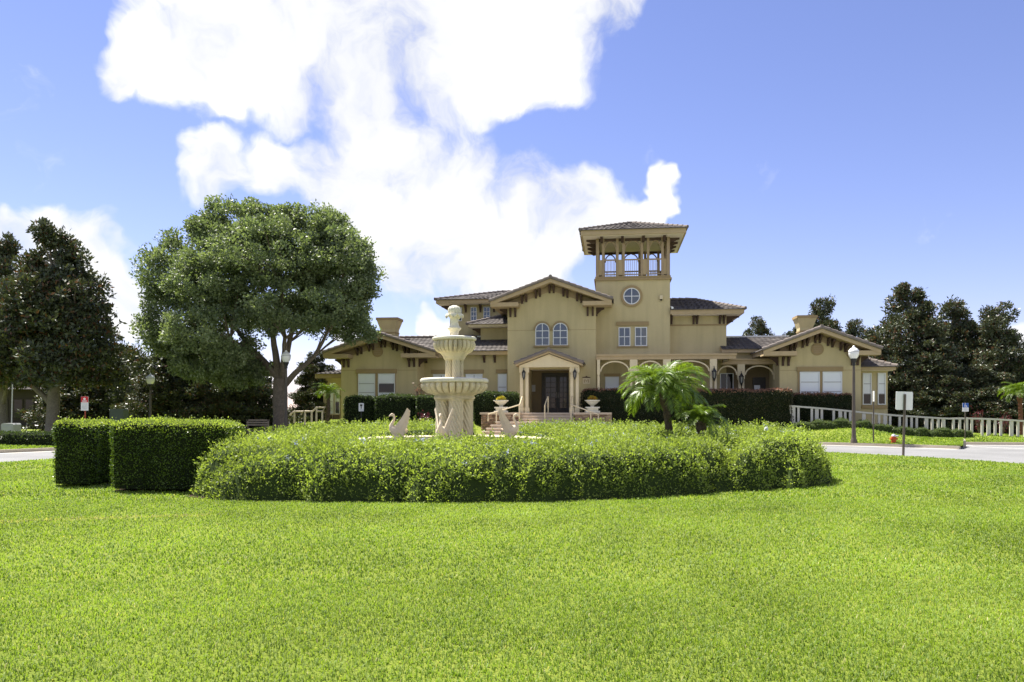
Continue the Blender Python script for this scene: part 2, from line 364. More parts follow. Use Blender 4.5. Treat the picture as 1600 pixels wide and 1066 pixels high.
def ground_mat(name, c0, c1, c2):
    m, t, out = newmat(name); g = N(t, 'ShaderNodeNewGeometry')
    n1 = N(t, 'ShaderNodeTexNoise'); n1.inputs['Scale'].default_value = .35; n1.inputs['Detail'].default_value = 6; t.links.new(g.outputs['Position'], n1.inputs['Vector'])
    n2 = N(t, 'ShaderNodeTexNoise'); n2.inputs['Scale'].default_value = 28; n2.inputs['Detail'].default_value = 5; n2.inputs['Roughness'].default_value = .7; t.links.new(g.outputs['Position'], n2.inputs['Vector'])
    a = N(t, 'ShaderNodeMix', data_type='RGBA'); a.inputs[6].default_value = (*c0, 1); a.inputs[7].default_value = (*c1, 1)
    mr = N(t, 'ShaderNodeMapRange'); mr.inputs['From Min'].default_value = .3; mr.inputs['From Max'].default_value = .7; t.links.new(n2.outputs[0], mr.inputs['Value']); t.links.new(mr.outputs[0], a.inputs[0])
    b = N(t, 'ShaderNodeMix', data_type='RGBA'); b.inputs[7].default_value = (*c2, 1)
    mr2 = N(t, 'ShaderNodeMapRange'); mr2.inputs['From Min'].default_value = .45; mr2.inputs['From Max'].default_value = .75; mr2.inputs['To Max'].default_value = .6; t.links.new(n1.outputs[0], mr2.inputs['Value']); t.links.new(mr2.outputs[0], b.inputs[0])
    t.links.new(a.outputs[2], b.inputs[6]); p = N(t, 'ShaderNodeBsdfPrincipled'); p.inputs['Roughness'].default_value = .9; p.inputs['Specular IOR Level'].default_value = .1
    bp = N(t, 'ShaderNodeBump'); bp.inputs['Strength'].default_value = .8; bp.inputs['Distance'].default_value = .04; t.links.new(n2.outputs[0], bp.inputs['Height']); t.links.new(bp.outputs[0], p.inputs['Normal'])
    t.links.new(b.outputs[2], p.inputs['Base Color']); t.links.new(p.outputs[0], out.inputs[0]); return m
M['lawn'] = ground_mat('lawn', (.09,.13,.014), (.22,.27,.04), (.25,.28,.05))
M['field'] = ground_mat('field', (.06,.10,.02), (.13,.18,.04), (.14,.16,.06))
# ------------------------------------------------------------------ ground, road, lawns
CX, CY, RIN = -0.3, 20.0, 15.8            # the circular drive runs round the island lawn
def sstep(a, b, x):
    t = np.clip((np.asarray(x, float) - a) / (b - a), 0, 1); return t * t * (3 - 2 * t)
OCX, ROUT = 0.7, 24.0; CONC = (21.2, 39.4)
def berm(X):
    return np.interp(X, [-40, -17, -10, 13.5, 16, 19, 22, 25, 29, 60], [.15, .2, 1.05, 1.05, .92, .68, .52, .35, .08, .05])
def terrain(X, Y):
    X = np.asarray(X, float); Y = np.asarray(Y, float); r = np.hypot(X - OCX, Y - CY) - ROUT
    dl = np.where(X > CONC[0], Y - (CONC[1] - (X - CONC[0]) * .12), np.hypot(X - CONC[0], Y - CONC[1]))
    return .02 + (berm(X) - .02) * sstep(0, 5, np.minimum(r, dl))
def tz(x, y): return float(terrain(np.array([x]), np.array([y]))[0])
def struct(o): o['kind'] = 'structure'; return o
ROADZ = -.12
mb = MB(); mb.add([(-900,-300,-.16),(900,-300,-.16),(900,2500,-.16),(-900,2500,-.16)], [(0,1,2,3)])
struct(obj('ground', mb, M['field']))
# road sheet: the ring and the side road that leaves it on the right
mb = MB(); mb.add([(-60,-40,ROADZ),(80,-40,ROADZ),(80,46,ROADZ),(-60,46,ROADZ)], [(0,1,2,3)])
road = struct(obj('road', mb, M['asphalt']))
# island lawn: half circle plus the long strip that runs to the camera
def island(off):
    pts = [(CX - RIN - off, -30)]
    for k in range(0, 65):
        a = math.pi - math.pi * k / 64; pts.append((CX + (RIN + off) * math.cos(a), CY + (RIN + off) * math.sin(a)))
    pts.append((CX + RIN + off, -30)); return pts
isl = island(0); n = len(isl)
def fan_sheet(name, pts, z, mat, skirt=None):
    """gridded sheet: rows across the island so it can undulate slightly"""
    mb = MB(); mb.v = [(p[0], p[1], z) for p in pts]; mb.f = [tuple(range(len(pts) - 1, -1, -1))]
    if skirt is not None:
        b = len(mb.v); m = len(pts); mb.v += [(p[0], p[1], skirt) for p in pts]
        mb.f += [(i, (i + 1) % m, b + (i + 1) % m, b + i) for i in range(m)]
    return obj(name, mb, mat)
lawn = struct(fan_sheet('lawn', isl, 0.0, M['lawn'], ROADZ - .02))
def strip(p_in, p_out, z0, z1, mat, name, closed=False):
    mb = MB(); m = len(p_in)
    for i in range(m - 1):
        a, b, c, d = p_in[i], p_in[i+1], p_out[i+1], p_out[i]
        mb.add([(*a, z0), (*b, z0), (*c, z0), (*d, z0), (*a, z1), (*b, z1), (*c, z1), (*d, z1)],
               [(0,3,2,1),(4,5,6,7),(0,1,5,4),(1,2,6,5),(2,3,7,6),(3,0,4,7)])
    return obj(name, mb, mat)
struct(strip(island(.02), island(.18), ROADZ - .03, -.02, M['kerb'], 'kerb'))
struct(strip(island(.185), island(.75), ROADZ - .03, ROADZ + .006, M['concrete'], 'gutter'))
# outer lawn in polar cells, with the side road cut out
TIP = math.atan2(35.0 - CY, 19.5 - OCX); CA = math.atan2(CONC[1] - CY, CONC[0] - OCX)
def r_in(phi):
    if phi >= CA: return ROUT
    # edge of the side road: line from CONC to (32, 36.6) and on
    x0, y0 = CONC; x1, y1 = CONC[0] + 10, CONC[1] - 1.2; c, s = math.cos(phi), math.sin(phi)
    dx, dy = x1 - x0, y1 - y0
    # solve CX + r c = x0 + t dx ; CY + r s = y0 + t dy
    det = c * (-dy) + dx * s
    return ((x0 - OCX) * (-dy) + dx * (y0 - CY)) / det
phis = np.concatenate([np.linspace(R(14), CA, 26), np.linspace(CA, R(200), 110)[1:]])
rad = np.concatenate([np.linspace(0, 7, 22), [9, 12, 17, 25, 40, 70]])
V = []; Fq = []
for i, ph in enumerate(phis):
    r0 = r_in(ph)
    for d in rad:
        r = r0 + d; V.append((OCX + r * math.cos(ph), CY + r * math.sin(ph), 0))
V = np.array(V); V[:, 2] = terrain(V[:, 0], V[:, 1]) + .02 * vnoise(V * .7 + 3, 5) * (terrain(V[:, 0], V[:, 1]) > .12)
m = len(rad)
for i in range(len(phis) - 1):
    for k in range(m - 1): Fq.append((i*m+k, i*m+k+1, (i+1)*m+k+1, (i+1)*m+k))
outer = np_obj('outer_lawn', V, Fq, M['lawn'], smooth=True); struct(outer)
edge = [V[i*m] for i in range(len(phis))]
def edge_line(off): 
    out = []
    for i, p in enumerate(edge):
        a = np.array(edge[max(i-1, 0)][:2]); b = np.array(edge[min(i+1, len(edge)-1)][:2]); d = b - a; nn = np.array([d[1], -d[0]]); nn = nn / (np.linalg.norm(nn) + 1e-9)
        if np.dot(nn, np.array([CX, CY]) - p[:2]) < 0: nn = -nn
        out.append(tuple(p[:2] + nn * off))
    return out
struct(strip(edge_line(0.0), edge_line(.16), ROADZ - .03, .015, M['kerb'], 'kerb'))
struct(strip(edge_line(.165), edge_line(.62), ROADZ - .03, ROADZ + .006, M['concrete'], 'gutter'))
# grass tongue between the drive and the side road
ts = np.linspace(TIP, CA, 22); pin = [(OCX + ROUT * math.cos(a), CY + ROUT * math.sin(a)) for a in ts]
tipp = np.array(pin[0])
def rear(k, n):
    f = k / (n - 1); e = np.array(CONC) + np.array([-.4, .35]); p = tipp * (1 - f) + e * f; b = math.sin(math.pi * f) * .7
    return (p[0] + b, p[1] + b * .2)
pout = [rear(k, len(ts)) for k in range(len(ts))]
VV = []; FF = []
for (a, b) in zip(pin, pout):
    for f in np.linspace(0, 1, 6): VV.append((a[0]*(1-f)+b[0]*f, a[1]*(1-f)+b[1]*f, 0))
VV = np.array(VV); VV[:, 2] = terrain(VV[:, 0], VV[:, 1]) + .003
for i in range(len(ts) - 1):
    for k in range(5): FF.append((i*6+k, i*6+k+1, (i+1)*6+k+1, (i+1)*6+k))
struct(np_obj('lawn_tongue', VV, FF, M['lawn'], smooth=True))
def arc_off(o): return [(OCX + (ROUT - o) * math.cos(a), CY + (ROUT - o) * math.sin(a)) for a in ts]
struct(strip(arc_off(0), arc_off(.16), ROADZ - .03, .016, M['kerb'], 'kerb'))
struct(strip(arc_off(.165), arc_off(.62), ROADZ - .03, ROADZ + .006, M['concrete'], 'gutter'))
zr = [max(terrain(np.array([p[0]]), np.array([p[1]]))[0], .02) for p in pout]
mbk = MB()
for i in range(7, len(pout) - 1):
    a, b = pout[i], pout[i+1]; mbk.add([(*a, ROADZ-.03), (*b, ROADZ-.03), (b[0]+.16, b[1], ROADZ-.03), (a[0]+.16, a[1], ROADZ-.03),
        (*a, zr[i]-.01), (*b, zr[i+1]-.01), (b[0]+.12, b[1], zr[i+1]-.02), (a[0]+.12, a[1], zr[i]-.02)], [(0,3,2,1),(4,5,6,7),(0,1,5,4),(1,2,6,5),(2,3,7,6),(3,0,4,7)])
struct(obj('kerb', mbk, M['kerb']))
# painted bay lines on the side road
for (a, b) in (((21.3, 37.6), (23.6, 32.6)), ((24.6, 37.2), (27.0, 32.2))):
    d = np.array(b) - np.array(a); nn = np.array([-d[1], d[0]]) / np.linalg.norm(d) * .06
    mb = MB(); mb.add([(a[0]-nn[0], a[1]-nn[1], ROADZ+.004), (b[0]-nn[0], b[1]-nn[1], ROADZ+.004), (b[0]+nn[0], b[1]+nn[1], ROADZ+.004), (a[0]+nn[0], a[1]+nn[1], ROADZ+.004)], [(0,1,2,3)])
    struct(obj('bay_line', mb, M['line']))

# ------------------------------------------------------------------ foliage helpers
def unit(v): return v / (np.linalg.norm(v, axis=1, keepdims=True) + 1e-9)
def leaf_quads(P, Nn, L, W, k=.6, up=.25, fold=.18, g=None):
    """one folded diamond per point; k = how far the leaf follows the surface normal"""
    g = g or rng; n = len(P); rnd = unit(g.normal(size=(n, 3)))
    a = unit(Nn * k + rnd * .9 + np.array([0, 0, up])); b = unit(np.cross(a, unit(g.normal(size=(n, 3))))); s = np.cross(a, b)
    L = (L * g.uniform(.7, 1.25, n))[:, None]; W = (W * g.uniform(.75, 1.2, n))[:, None]
    V = np.empty((n, 4, 3)); V[:, 0] = P; V[:, 1] = P + a*L*.5 + s*W*.5 + b*W*fold; V[:, 2] = P + a*L; V[:, 3] = P + a*L*.5 - s*W*.5 + b*W*fold
    return V.reshape(-1, 3)
def quads_idx(n): return np.arange(n * 4, dtype=np.int32).reshape(-1, 4)
def leaves_obj(name, P, Nn, L, W, mat, parent=None, k=.6, up=.25, tint=None, g=None):
    g = g or rng; V = leaf_quads(P, Nn, L, W, k, up, g=g); n = len(P)
    t = g.random(n) if tint is None else tint
    return np_obj(name, V, quads_idx(n), mat, parent, np.repeat(t, 4))
def sample_mesh(V, Fq, n, g=None):
    g = g or rng; V = np.asarray(V); Fq = np.asarray(Fq)
    T = np.concatenate([Fq[:, [0, 1, 2]], Fq[:, [0, 2, 3]]]) if Fq.shape[1] == 4 else Fq
    a, b, c = V[T[:, 0]], V[T[:, 1]], V[T[:, 2]]; cr = np.cross(b - a, c - a); ar = np.linalg.norm(cr, axis=1)
    i = g.choice(len(T), n, p=ar / ar.sum()); r1 = np.sqrt(g.random(n))[:, None]; r2 = g.random(n)[:, None]
    P = a[i]*(1-r1) + b[i]*r1*(1-r2) + c[i]*r1*r2
    return P, unit(cr[i])
def area(V, Fq):
    V = np.asarray(V); Fq = np.asarray(Fq); T = np.concatenate([Fq[:, [0, 1, 2]], Fq[:, [0, 2, 3]]])
    return np.linalg.norm(np.cross(V[T[:, 1]] - V[T[:, 0]], V[T[:, 2]] - V[T[:, 0]]), axis=1).sum() / 2
def rbox(sx, sy, sz, r, step=.14, amp=.05, nf=2.2, seed=1, zbase=0):
    """rounded, slightly lumpy box mesh, centred in x and y, standing on z=zbase"""
    V = []; Fq = []
    def face(o, u, v):
        o, u, v = map(np.array, (o, u, v)); nu = max(2, int(np.linalg.norm(u)/step)); nv = max(2, int(np.linalg.norm(v)/step)); b = len(V)
        for i in range(nu + 1):
            for j in range(nv + 1): V.append(o + u*i/nu + v*j/nv)
        for i in range(nu):
            for j in range(nv):
                q = b + i*(nv+1) + j; Fq.append((q, q+nv+1, q+nv+2, q+1))
    x, y = sx/2, sy/2
    face((-x,-y,0),(sx,0,0),(0,0,sz)); face((x,-y,0),(0,sy,0),(0,0,sz)); face((x,y,0),(-sx,0,0),(0,0,sz)); face((-x,y,0),(0,-sy,0),(0,0,sz))
    face((-x,-y,sz),(sx,0,0),(0,sy,0))
    V = np.array(V, float); q = np.clip(V, [-x+r, -y+r, -1], [x-r, y-r, sz-r]); d = V - q; l = np.linalg.norm(d, axis=1, keepdims=True)
    nn = d / np.maximum(l, 1e-6); V = q + nn * np.minimum(l, r)
    V = V + nn * (amp * fbm(V * nf + seed * 7.3, seed))[:, None]; V[:, 2] += zbase
    return V, np.array(Fq)
def hedge(name, label, group, x, y, sx, sy, sz, z0, leafmat, core, rz=0, dens=700, L=.06, W=.035, r=.18, seed=1, amp=.05, top=None, cat='hedge', split_top=None, trunks=False):
    t = thing(name, label, cat, (x, y, z0), rz, group); g = np.random.default_rng(seed)
    V, Fq = rbox(sx, sy, sz, r, .16, amp, 2.2, seed, zbase=(.06 if trunks else -.06)); np_obj('dark_shell', V * np.array([.97, .97, .985]), Fq, core, t, smooth=True)  # dark inner shell added to block light between the leaves
    P, Nn = sample_mesh(V, Fq, int(area(V, Fq) * dens), g)
    P = P + Nn * g.uniform(-.05, .03, len(P))[:, None]
    sp = g.random(len(P)) < .03; P[sp] += (Nn[sp] * .5 + np.array([0, 0, .5])) * g.uniform(.02, .10, sp.sum())[:, None]
    tn = lambda Q: np.clip(.42 + .28 * fbm(Q * 2.6 + seed, seed) + g.normal(0, .15, len(Q)), 0, 1)
    if top is not None:
        zt = P[:, 2] > sz * (split_top or .86) + .08 * vnoise(P * 2.5, seed)
        leaves_obj('foliage', P[~zt], Nn[~zt], L, W, leafmat, t, g=g, tint=tn(P[~zt])); leaves_obj('top_leaves', P[zt], Nn[zt], L, W, top, t, g=g, up=.5)  # red tips; on box hedges the sunlit top is put into the leaf colour
    else: leaves_obj('foliage', P, Nn, L, W, leafmat, t, g=g, tint=tn(P))
    if trunks:
        for k in range(max(3, int(sx * 5))):
            a = (-.42 + .84 * (k + g.uniform(.2, .8)) / max(3, int(sx * 5))) * sx; b = g.uniform(-.3, .3) * sy; obj('stem', MB().tube([(a, b, -.04), (a + g.uniform(-.05, .05), b + g.uniform(-.05, .05), .35)], [.022, .015], 6), M['bark'], t)
    return t
def at(px, y): return (px - HX) / F * y        # world X of a photo column at depth y
def zat(py, y): return EYE + (HY - py) / F * y
# ------------------------------------------------------------------ the clubhouse
TH = R(7.0); OX, OY = 62 / F * 48.0, 48.0
c7, s7 = math.cos(TH), math.sin(TH)
def U(px, v):                                           # facade coordinate of a photo column in the plane at depth v
    t = (px - HX) / F
    return (t * (OY + v * c7) - OX - v * s7) / (c7 + t * s7)
def YY(u, v): return OY - u * s7 + v * c7
def ZZ(py, u, v): return EYE + (HY - py) / F * YY(u, v)
def W2(u, v): return (OX + u * c7 + v * s7, OY - u * s7 + v * c7)
club = thing('clubhouse', 'tan stucco clubhouse with tiled roofs and a square open belfry tower', 'building', (OX, OY, 0), -TH)
FLOOR = 1.41
def tiles(parent, quads, name='roof_tiles'):
    V = []; T = []; g = np.random.default_rng(len(quads) * 17 + 3)
    for (p0, p1, p2, p3) in quads:                      # eave a, eave b, ridge b, ridge a
        p0, p1, p2, p3 = (np.array(p, float) for p in (p0, p1, p2, p3))
        sl = np.linalg.norm((p3 + p2) / 2 - (p0 + p1) / 2); nc = max(2, int(sl / .34))
        nrm = np.cross(p1 - p0, (p3 + p2) / 2 - (p0 + p1) / 2); nrm /= np.linalg.norm(nrm); nrm *= 1 if nrm[2] > 0 else -1
        for k in range(nc):
            f0, f1 = max(k / nc - .05 / sl, -.06 / sl), (k + 1.12) / nc
            f1 = min(f1, 1.0)
            def row(f): return p0 + (p3 - p0) * f, p1 + (p2 - p1) * f
            a0, b0 = row(f0); a1, b1 = row(f1); w = np.linalg.norm(b0 - a0); nt = max(1, int(w / .29))
            for i in range(nt):
                e0, e1 = i / nt, (i + 1) / nt; l = .040 + g.uniform(-.008, .010); rr = g.uniform(-.006, .012)
                q0, q1 = a0 + (b0 - a0) * e0, a0 + (b0 - a0) * e1; r0, r1 = a1 + (b1 - a1) * e0, a1 + (b1 - a1) * e1
                qm, rm = (q0 + q1) / 2, (r0 + r1) / 2
                V += [q0 + nrm*(l+rr), qm + nrm*(l+.022), q1 + nrm*l, r0 + nrm*.012, rm + nrm*.03, r1 + nrm*.012, q0 + nrm*.002, q1 + nrm*.002]
                T.append(np.clip(g.normal(.5, .22), 0, 1))
    V = np.array(V); n = len(T); b = np.arange(n)[:, None] * 8
    Fq = np.concatenate([b + np.array([0, 1, 4, 3]), b + np.array([1, 2, 5, 4]), b + np.array([6, 7, 2, 0])])
    o = np_obj(name, V, Fq, M['tile'], parent, np.repeat(np.array(T), 8)); o['kind'] = 'stuff'; return o
def ridge_caps(parent, lines):
    mb = MB()
    for (a, b) in lines:
        a, b = Vector(a), Vector(b); L = (b - a).length; n = max(1, int(L / .38)); d = (b - a) / n
        for i in range(n):
            p, q = a + d * i - d * .08, a + d * (i + 1); mb.tube([p + Vector((0,0,.055)), q + Vector((0,0,.035))], [.105, .085], 8)
    return obj('ridge_caps', mb, M['ridge'], parent, smooth=False)
def gable_roof(uc, half, v0, v1, ztip, slope, thick=.26, mat='trim', halfR=None):
    hr = halfR or half; za = ztip + half * slope
    zr = za - hr * slope; mb = MB()
    mb.prism([(uc - half, ztip), (uc, za), (uc, za - thick), (uc - half, ztip - thick)], v0, v1, 'y')
    mb.prism([(uc, za), (uc + hr, zr), (uc + hr, zr - thick), (uc, za - thick)], v0, v1, 'y')
    ro = obj('roof', mb, M[mat], club)
    o = .05
    tiles(ro, [((uc - half - o, v1, ztip - o*slope), (uc - half - o, v0 - o, ztip - o*slope), (uc, v0 - o, za), (uc, v1, za)),
               ((uc + hr + o, v0 - o, zr - o*slope), (uc + hr + o, v1, zr - o*slope), (uc, v1, za), (uc, v0 - o, za))])
    # barge tiles along the front rakes and the ridge
    ridge_caps(ro, [((uc, v0 - .06, za + .02), (uc, v1, za + .02)), ((uc - half - .03, v0 - .03, ztip - .02), (uc, v0 - .03, za - .01)), ((uc + hr + .03, v0 - .03, zr - .02), (uc, v0 - .03, za - .01))])
    return ro
def hip_roof(u0, u1, v0, v1, z, h, thick=.26, mat='trim', soffit=True, openL=False):
    """hipped roof; eave underside at z"""
    du, dv = u1 - u0, v1 - v0; ins = min(du, dv) / 2; zt = z + thick
    if du >= dv: A, B = (u0 + ins, (v0+v1)/2), (u1 - ins, (v0+v1)/2)
    else: A, B = ((u0+u1)/2, v0 + ins), ((u0+u1)/2, v1 - ins)
    if openL: du = dv + 1; A, B = (u0, (v0+v1)/2), (u1 - min(ins * 1.2, u1 - u0 - .3), (v0+v1)/2)
    mb = MB().box(u0, u1, v0, v1, z, zt); ro = obj('roof', mb, M[mat], club)
    if soffit: obj('soffit', MB().box(u0 + .12, u1 - .12, v0 + .12, v1 - .12, z - .03, z + .01), M['soffit'], ro)
    o = .05; oL = 0 if openL else o; e = [(u0-oL, v0-o, zt), (u1+o, v0-o, zt), (u1+o, v1+o, zt), (u0-oL, v1+o, zt)]; a, b = (*A, zt + h), (*B, zt + h)
    core = MB()
    if du >= dv:
        q = [(e[0], e[1], b, a), (e[2], e[3], a, b), (e[1], e[2], b, b)] + ([] if openL else [(e[3], e[0], a, a)])
    else:
        q = [(e[0], e[1], a, a), (e[2], e[3], b, b), (e[3], e[0], a, b), (e[1], e[2], b, a)]
    vs = e + [a, b]; n0 = len(core.v)
    if du >= dv: core.add(vs, [(0,1,5,4),(2,3,4,5),(3,0,4),(1,2,5)])
    else: core.add(vs, [(0,1,4),(2,3,5),(3,0,4,5),(1,2,5,4)])
    obj('roof_deck', core, M['ridge'], ro, smooth=False)
    tiles(ro, q)
    ln = [(e[1], b if du >= dv else a), (e[2], b)] + ([] if openL else [(e[0], a), (e[3], a if du >= dv else b)])
    if (Vector(a) - Vector(b)).length > .2: ln.append((a, b))
    ridge_caps(ro, ln); return ro
def shed_roof(u0, u1, v0, z0, v1, z1, thick=.22, mat='trim', hipL=0, hipR=0):
    """single slope from the eave (v0, z0) up to (v1, z1)"""
    mb = MB().add([(u0,v0,z0),(u1,v0,z0),(u1-hipR,v1,z1),(u0+hipL,v1,z1),(u0,v0,z0-thick),(u1,v0,z0-thick),(u1-hipR,v1,z1-thick),(u0+hipL,v1,z1-thick)],
                  [(0,1,2,3),(7,6,5,4),(4,5,1,0),(5,6,2,1),(6,7,3,2),(7,4,0,3)])
    ro = obj('roof', mb, M[mat], club)
    tiles(ro, [((u0, v0-.05, z0), (u1, v0-.05, z0), (u1-hipR, v1, z1), (u0+hipL, v1, z1))]); return ro
BR = {}
def bracket(u, v, ztop, h=.52, d=.36, w=.115, side=None):
    """dark curved eave bracket; side = -1/+1 sticks out to that side, None sticks out to the front"""
    key = (h, d, w)
    if key not in BR:
        prof = [(0, 0), (-d, 0), (-d, -.10), (-d*.72, -.15), (-d*.42, -.27), (-.10, -.40*h/.52), (-.10, -h), (0, -h)]
        b = MB().prism(prof, -w/2, w/2, 'x'); o = obj('bracket', b, M['bracket'], club); BR[key] = o
    else: o = link(BR[key].copy(), club)
    o.location = (u, v, ztop); o.rotation_euler = (0, 0, 0 if side is None else side * math.pi / 2); return o
def window(u0, u1, z0, z1, v, cols=2, rows=2, glass='glass', arch=False, fw=.05, rail=None, parent=None):
    """frame with panes and glazing bars, set on the wall plane v (front faces -v)"""
    d = .07; uc = (u0 + u1) / 2; r = (u1 - u0) / 2
    def arcp(rr, zb, n=14): return [(uc + rr * math.cos(math.pi * k / n), zb + rr * math.sin(math.pi * k / n)) for k in range(n + 1)]
    fr = MB()
    if arch:
        zs = z1 - r; outer = [(u1, z0)] + arcp(r, zs) + [(u0, z0)]; inner = [(u1 - fw, z0 + fw)] + arcp(r - fw, zs) + [(u0 + fw, z0 + fw)]
        for i in range(len(outer)):
            j = (i + 1) % len(outer); fr.prism([outer[i], outer[j], inner[j], inner[i]], v - d, v + .01, 'y')
    else:
        fr.box(u0, u0+fw, v-d, v+.01, z0, z1).box(u1-fw, u1, v-d, v+.01, z0, z1).box(u0+fw, u1-fw, v-d, v+.01, z0, z0+fw).box(u0+fw, u1-fw, v-d, v+.01, z1-fw, z1)
    w = obj('window', fr, M['white'], parent or club)
    if parent is None: pass
    b = .022; a0, a1, b0, b1 = u0 + fw, u1 - fw, z0 + fw, z1 - fw
    if arch:
        obj('pane', MB().prism([(a1, b0)] + arcp(r - fw, z1 - r) + [(a0, b0)], v - .03, v - .005, 'y'), M[glass], w)
    else:
        for i in range(cols):
            for j in range(rows):
                x0, x1 = a0 + (a1-a0)*i/cols, a0 + (a1-a0)*(i+1)/cols; y0, y1 = b0 + (b1-b0)*j/rows, b0 + (b1-b0)*(j+1)/rows
                gm = glass if not isinstance(glass, (list, tuple)) else glass[(i * rows + j) % len(glass)]
                obj('pane', MB().box(x0 + .001, x1 - .001, v - .03 - .002 * ((i + j) % 2), v - .005, y0 + .001, y1 - .001), M[gm], w)
    br = MB()
    for i in range(1, cols): x = a0 + (a1-a0)*i/cols; br.box(x - b, x + b, v - .055, v - .02, b0, b1 if not arch else b1 + .0)
    for j in range(1, rows): y = b0 + (b1-b0)*j/rows; br.box(a0, a1, v - .052, v - .02, y - b, y + b)
    if br.v: obj('glazing_bars', br, M['white' if glass in ('glass', 'darkglass') else 'signgrey'], w)
    return w
def band(u0, u1, z0, z1, v, d=.08, mat='band', name='lintel'): return obj(name, MB().box(u0, u1, v - d, v + .02, z0, z1), M[mat], club)
def wall(name, *boxes, mat='stucco'):
    mb = MB()
    for b in boxes: mb.box(*b)
    return obj(name, mb, M[mat], club)

# --- central gabled block
v = 0.0; ul, ur = U(793, v), U(931, v); ucn = (ul + ur) / 2
ztop = ZZ(483, 0, v); ol, orr = U(826, v), U(889, v); zo = ZZ(577, 0, v)
wall('wall', (ul, ol, 0, 9, .5, ztop), (orr, ur, 0, 9, .5, ztop), (ol, orr, 0, .35, zo, ztop), (ol, orr, 5, 9, .5, ztop))
# recess behind the doorway
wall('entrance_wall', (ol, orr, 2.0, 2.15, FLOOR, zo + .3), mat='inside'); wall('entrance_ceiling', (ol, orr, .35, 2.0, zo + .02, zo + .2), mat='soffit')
za = ZZ(434, ucn, -1.0); halfc = (U(957, -1.0) - U(767, -1.0)) / 2; ucr = ucn + .02
slope = .365; ztip = za - halfc * slope
obj('gable', MB().prism([(ul, ztop), (ur, ztop), (ur, za - .28 - (ur - ucr) * slope), (ucr, za - .28), (ul, za - .28 - (ucr - ul) * slope)], 0, .4, 'y'), M['stucco'], club)
gable_roof(ucr, halfc, -1.0, 9.5, ztip, slope)
def gable_front(uc, half, wl, wr, v, za, slope, roofv, ret=.75, vent=None, nb=5):
    """frieze boards under the rake, eave returns and brackets of a gable end"""
    t = .28; fr = MB()
    for s in (-1, 1):
        e = wr if s > 0 else wl; x0, x1 = uc, e
        f = lambda x: za - t - abs(x - uc) * slope
        fr.prism([(x0, f(x0)), (x1, f(x1)), (x1, f(x1) - .34), (x0, f(x0) - .34)], v - .05, v + .01, 'y')
    obj('frieze', fr, M['post'], club)
    tipz = za - half * slope
    for s in (-1, 1):
        e = wr if s > 0 else wl; tip = uc + s * half
        obj('eave_return', MB().box(tip, e - s * ret, roofv + .03, v + .02, tipz - t - .06, tipz - t + .18), M['trim'], club)
        ww = .30
        for k in range(2): bracket(e - s * (.18 + ww * k), v, tipz - t - .06)
        bracket(e, v + .35, tipz - t - .05, side=(-1 if s < 0 else 1), h=.5, d=.5)
    for i in range(nb):
        f = (i - (nb - 1) / 2) / ((nb - 1) / 2) if nb > 1 else 0
        x = uc + f * (wr - wl) * .31
        for dx in (-.12, .12):
            z = za - t - abs(x + dx - uc) * slope - .01
            bracket(x + dx, v - .03, z, h=.44, d=.55)
gable_front(ucr, halfc, ul, ur, 0, za, slope, -1.0)
# arched window pair
for (a, b) in ((836.5, 858.5), (864, 887)):
    u0, u1 = U(a, 0), U(b, 0); z0, z1 = ZZ(540, 1, 0), ZZ(504.5, 1, 0)
    window(u0, u1, z0, z1, 0, 2, 3, 'glass', True)
    uc, r = (u0 + u1) / 2, (u1 - u0) / 2; hood = MB()
    for k in range(16):
        a0, a1 = math.pi * k / 16, math.pi * (k + 1) / 16; p = lambda rr, aa: (uc + rr * math.cos(aa), z1 - r + rr * math.sin(aa))
        hood.prism([p(r + .012, a0), p(r + .10, a0), p(r + .10, a1), p(r + .012, a1)], -.10, .01, 'y')
    obj('arch_hood', hood, M['band'], club)
band(U(834, 0), U(889.5, 0), ZZ(542.5, 1, 0), ZZ(539.7, 1, 0), 0, .12, 'band', 'sill')
for py in (469.5, 515.5):
    pass
obj('score_line', MB().box(ul + .01, U(833, 0), -.006, .01, ZZ(515.9, 1, 0), ZZ(515.3, 1, 0)), M['band'], club); obj('score_line', MB().box(U(890, 0), ur - .01, -.006, .01, ZZ(515.9, 1, 0), ZZ(515.3, 1, 0)), M['band'], club)
# --- portico
pv = -1.55; pl, pr = U(812, pv), U(905, pv); pc = (pl + pr) / 2; zpe = ZZ(574, pc, pv); zpp = ZZ(547.5, pc, pv - .4)
ph = (U(911, pv - .4) - U(806, pv - .4)) / 2; psl = (zpp - ZZ(567.5, pc, pv - .4)) / ph
obj('portico_entablature', MB().prism([(pl, zpe), (pr, zpe), (pr, zpp - .2 - (pr - pc) * psl), (pc, zpp - .2), (pl, zpp - .2 - (pc - pl) * psl)], pv - .2, pv + .15, 'y'), M['cream'], club)
for a_ in (pl, pr - .3): obj('portico_beam', MB().box(a_, a_ + .3, pv + .15, 0, zpe, zpe + .5), M['cream'], club)
obj('portico_ceiling', MB().box(pl + .3, pr - .3, pv + .15, 0, zpe + .3, zpe + .36), M['soffit'], club)
gable_roof(pc, ph, pv - .4, 0.0, zpp - ph * psl, psl, .16, 'trim')
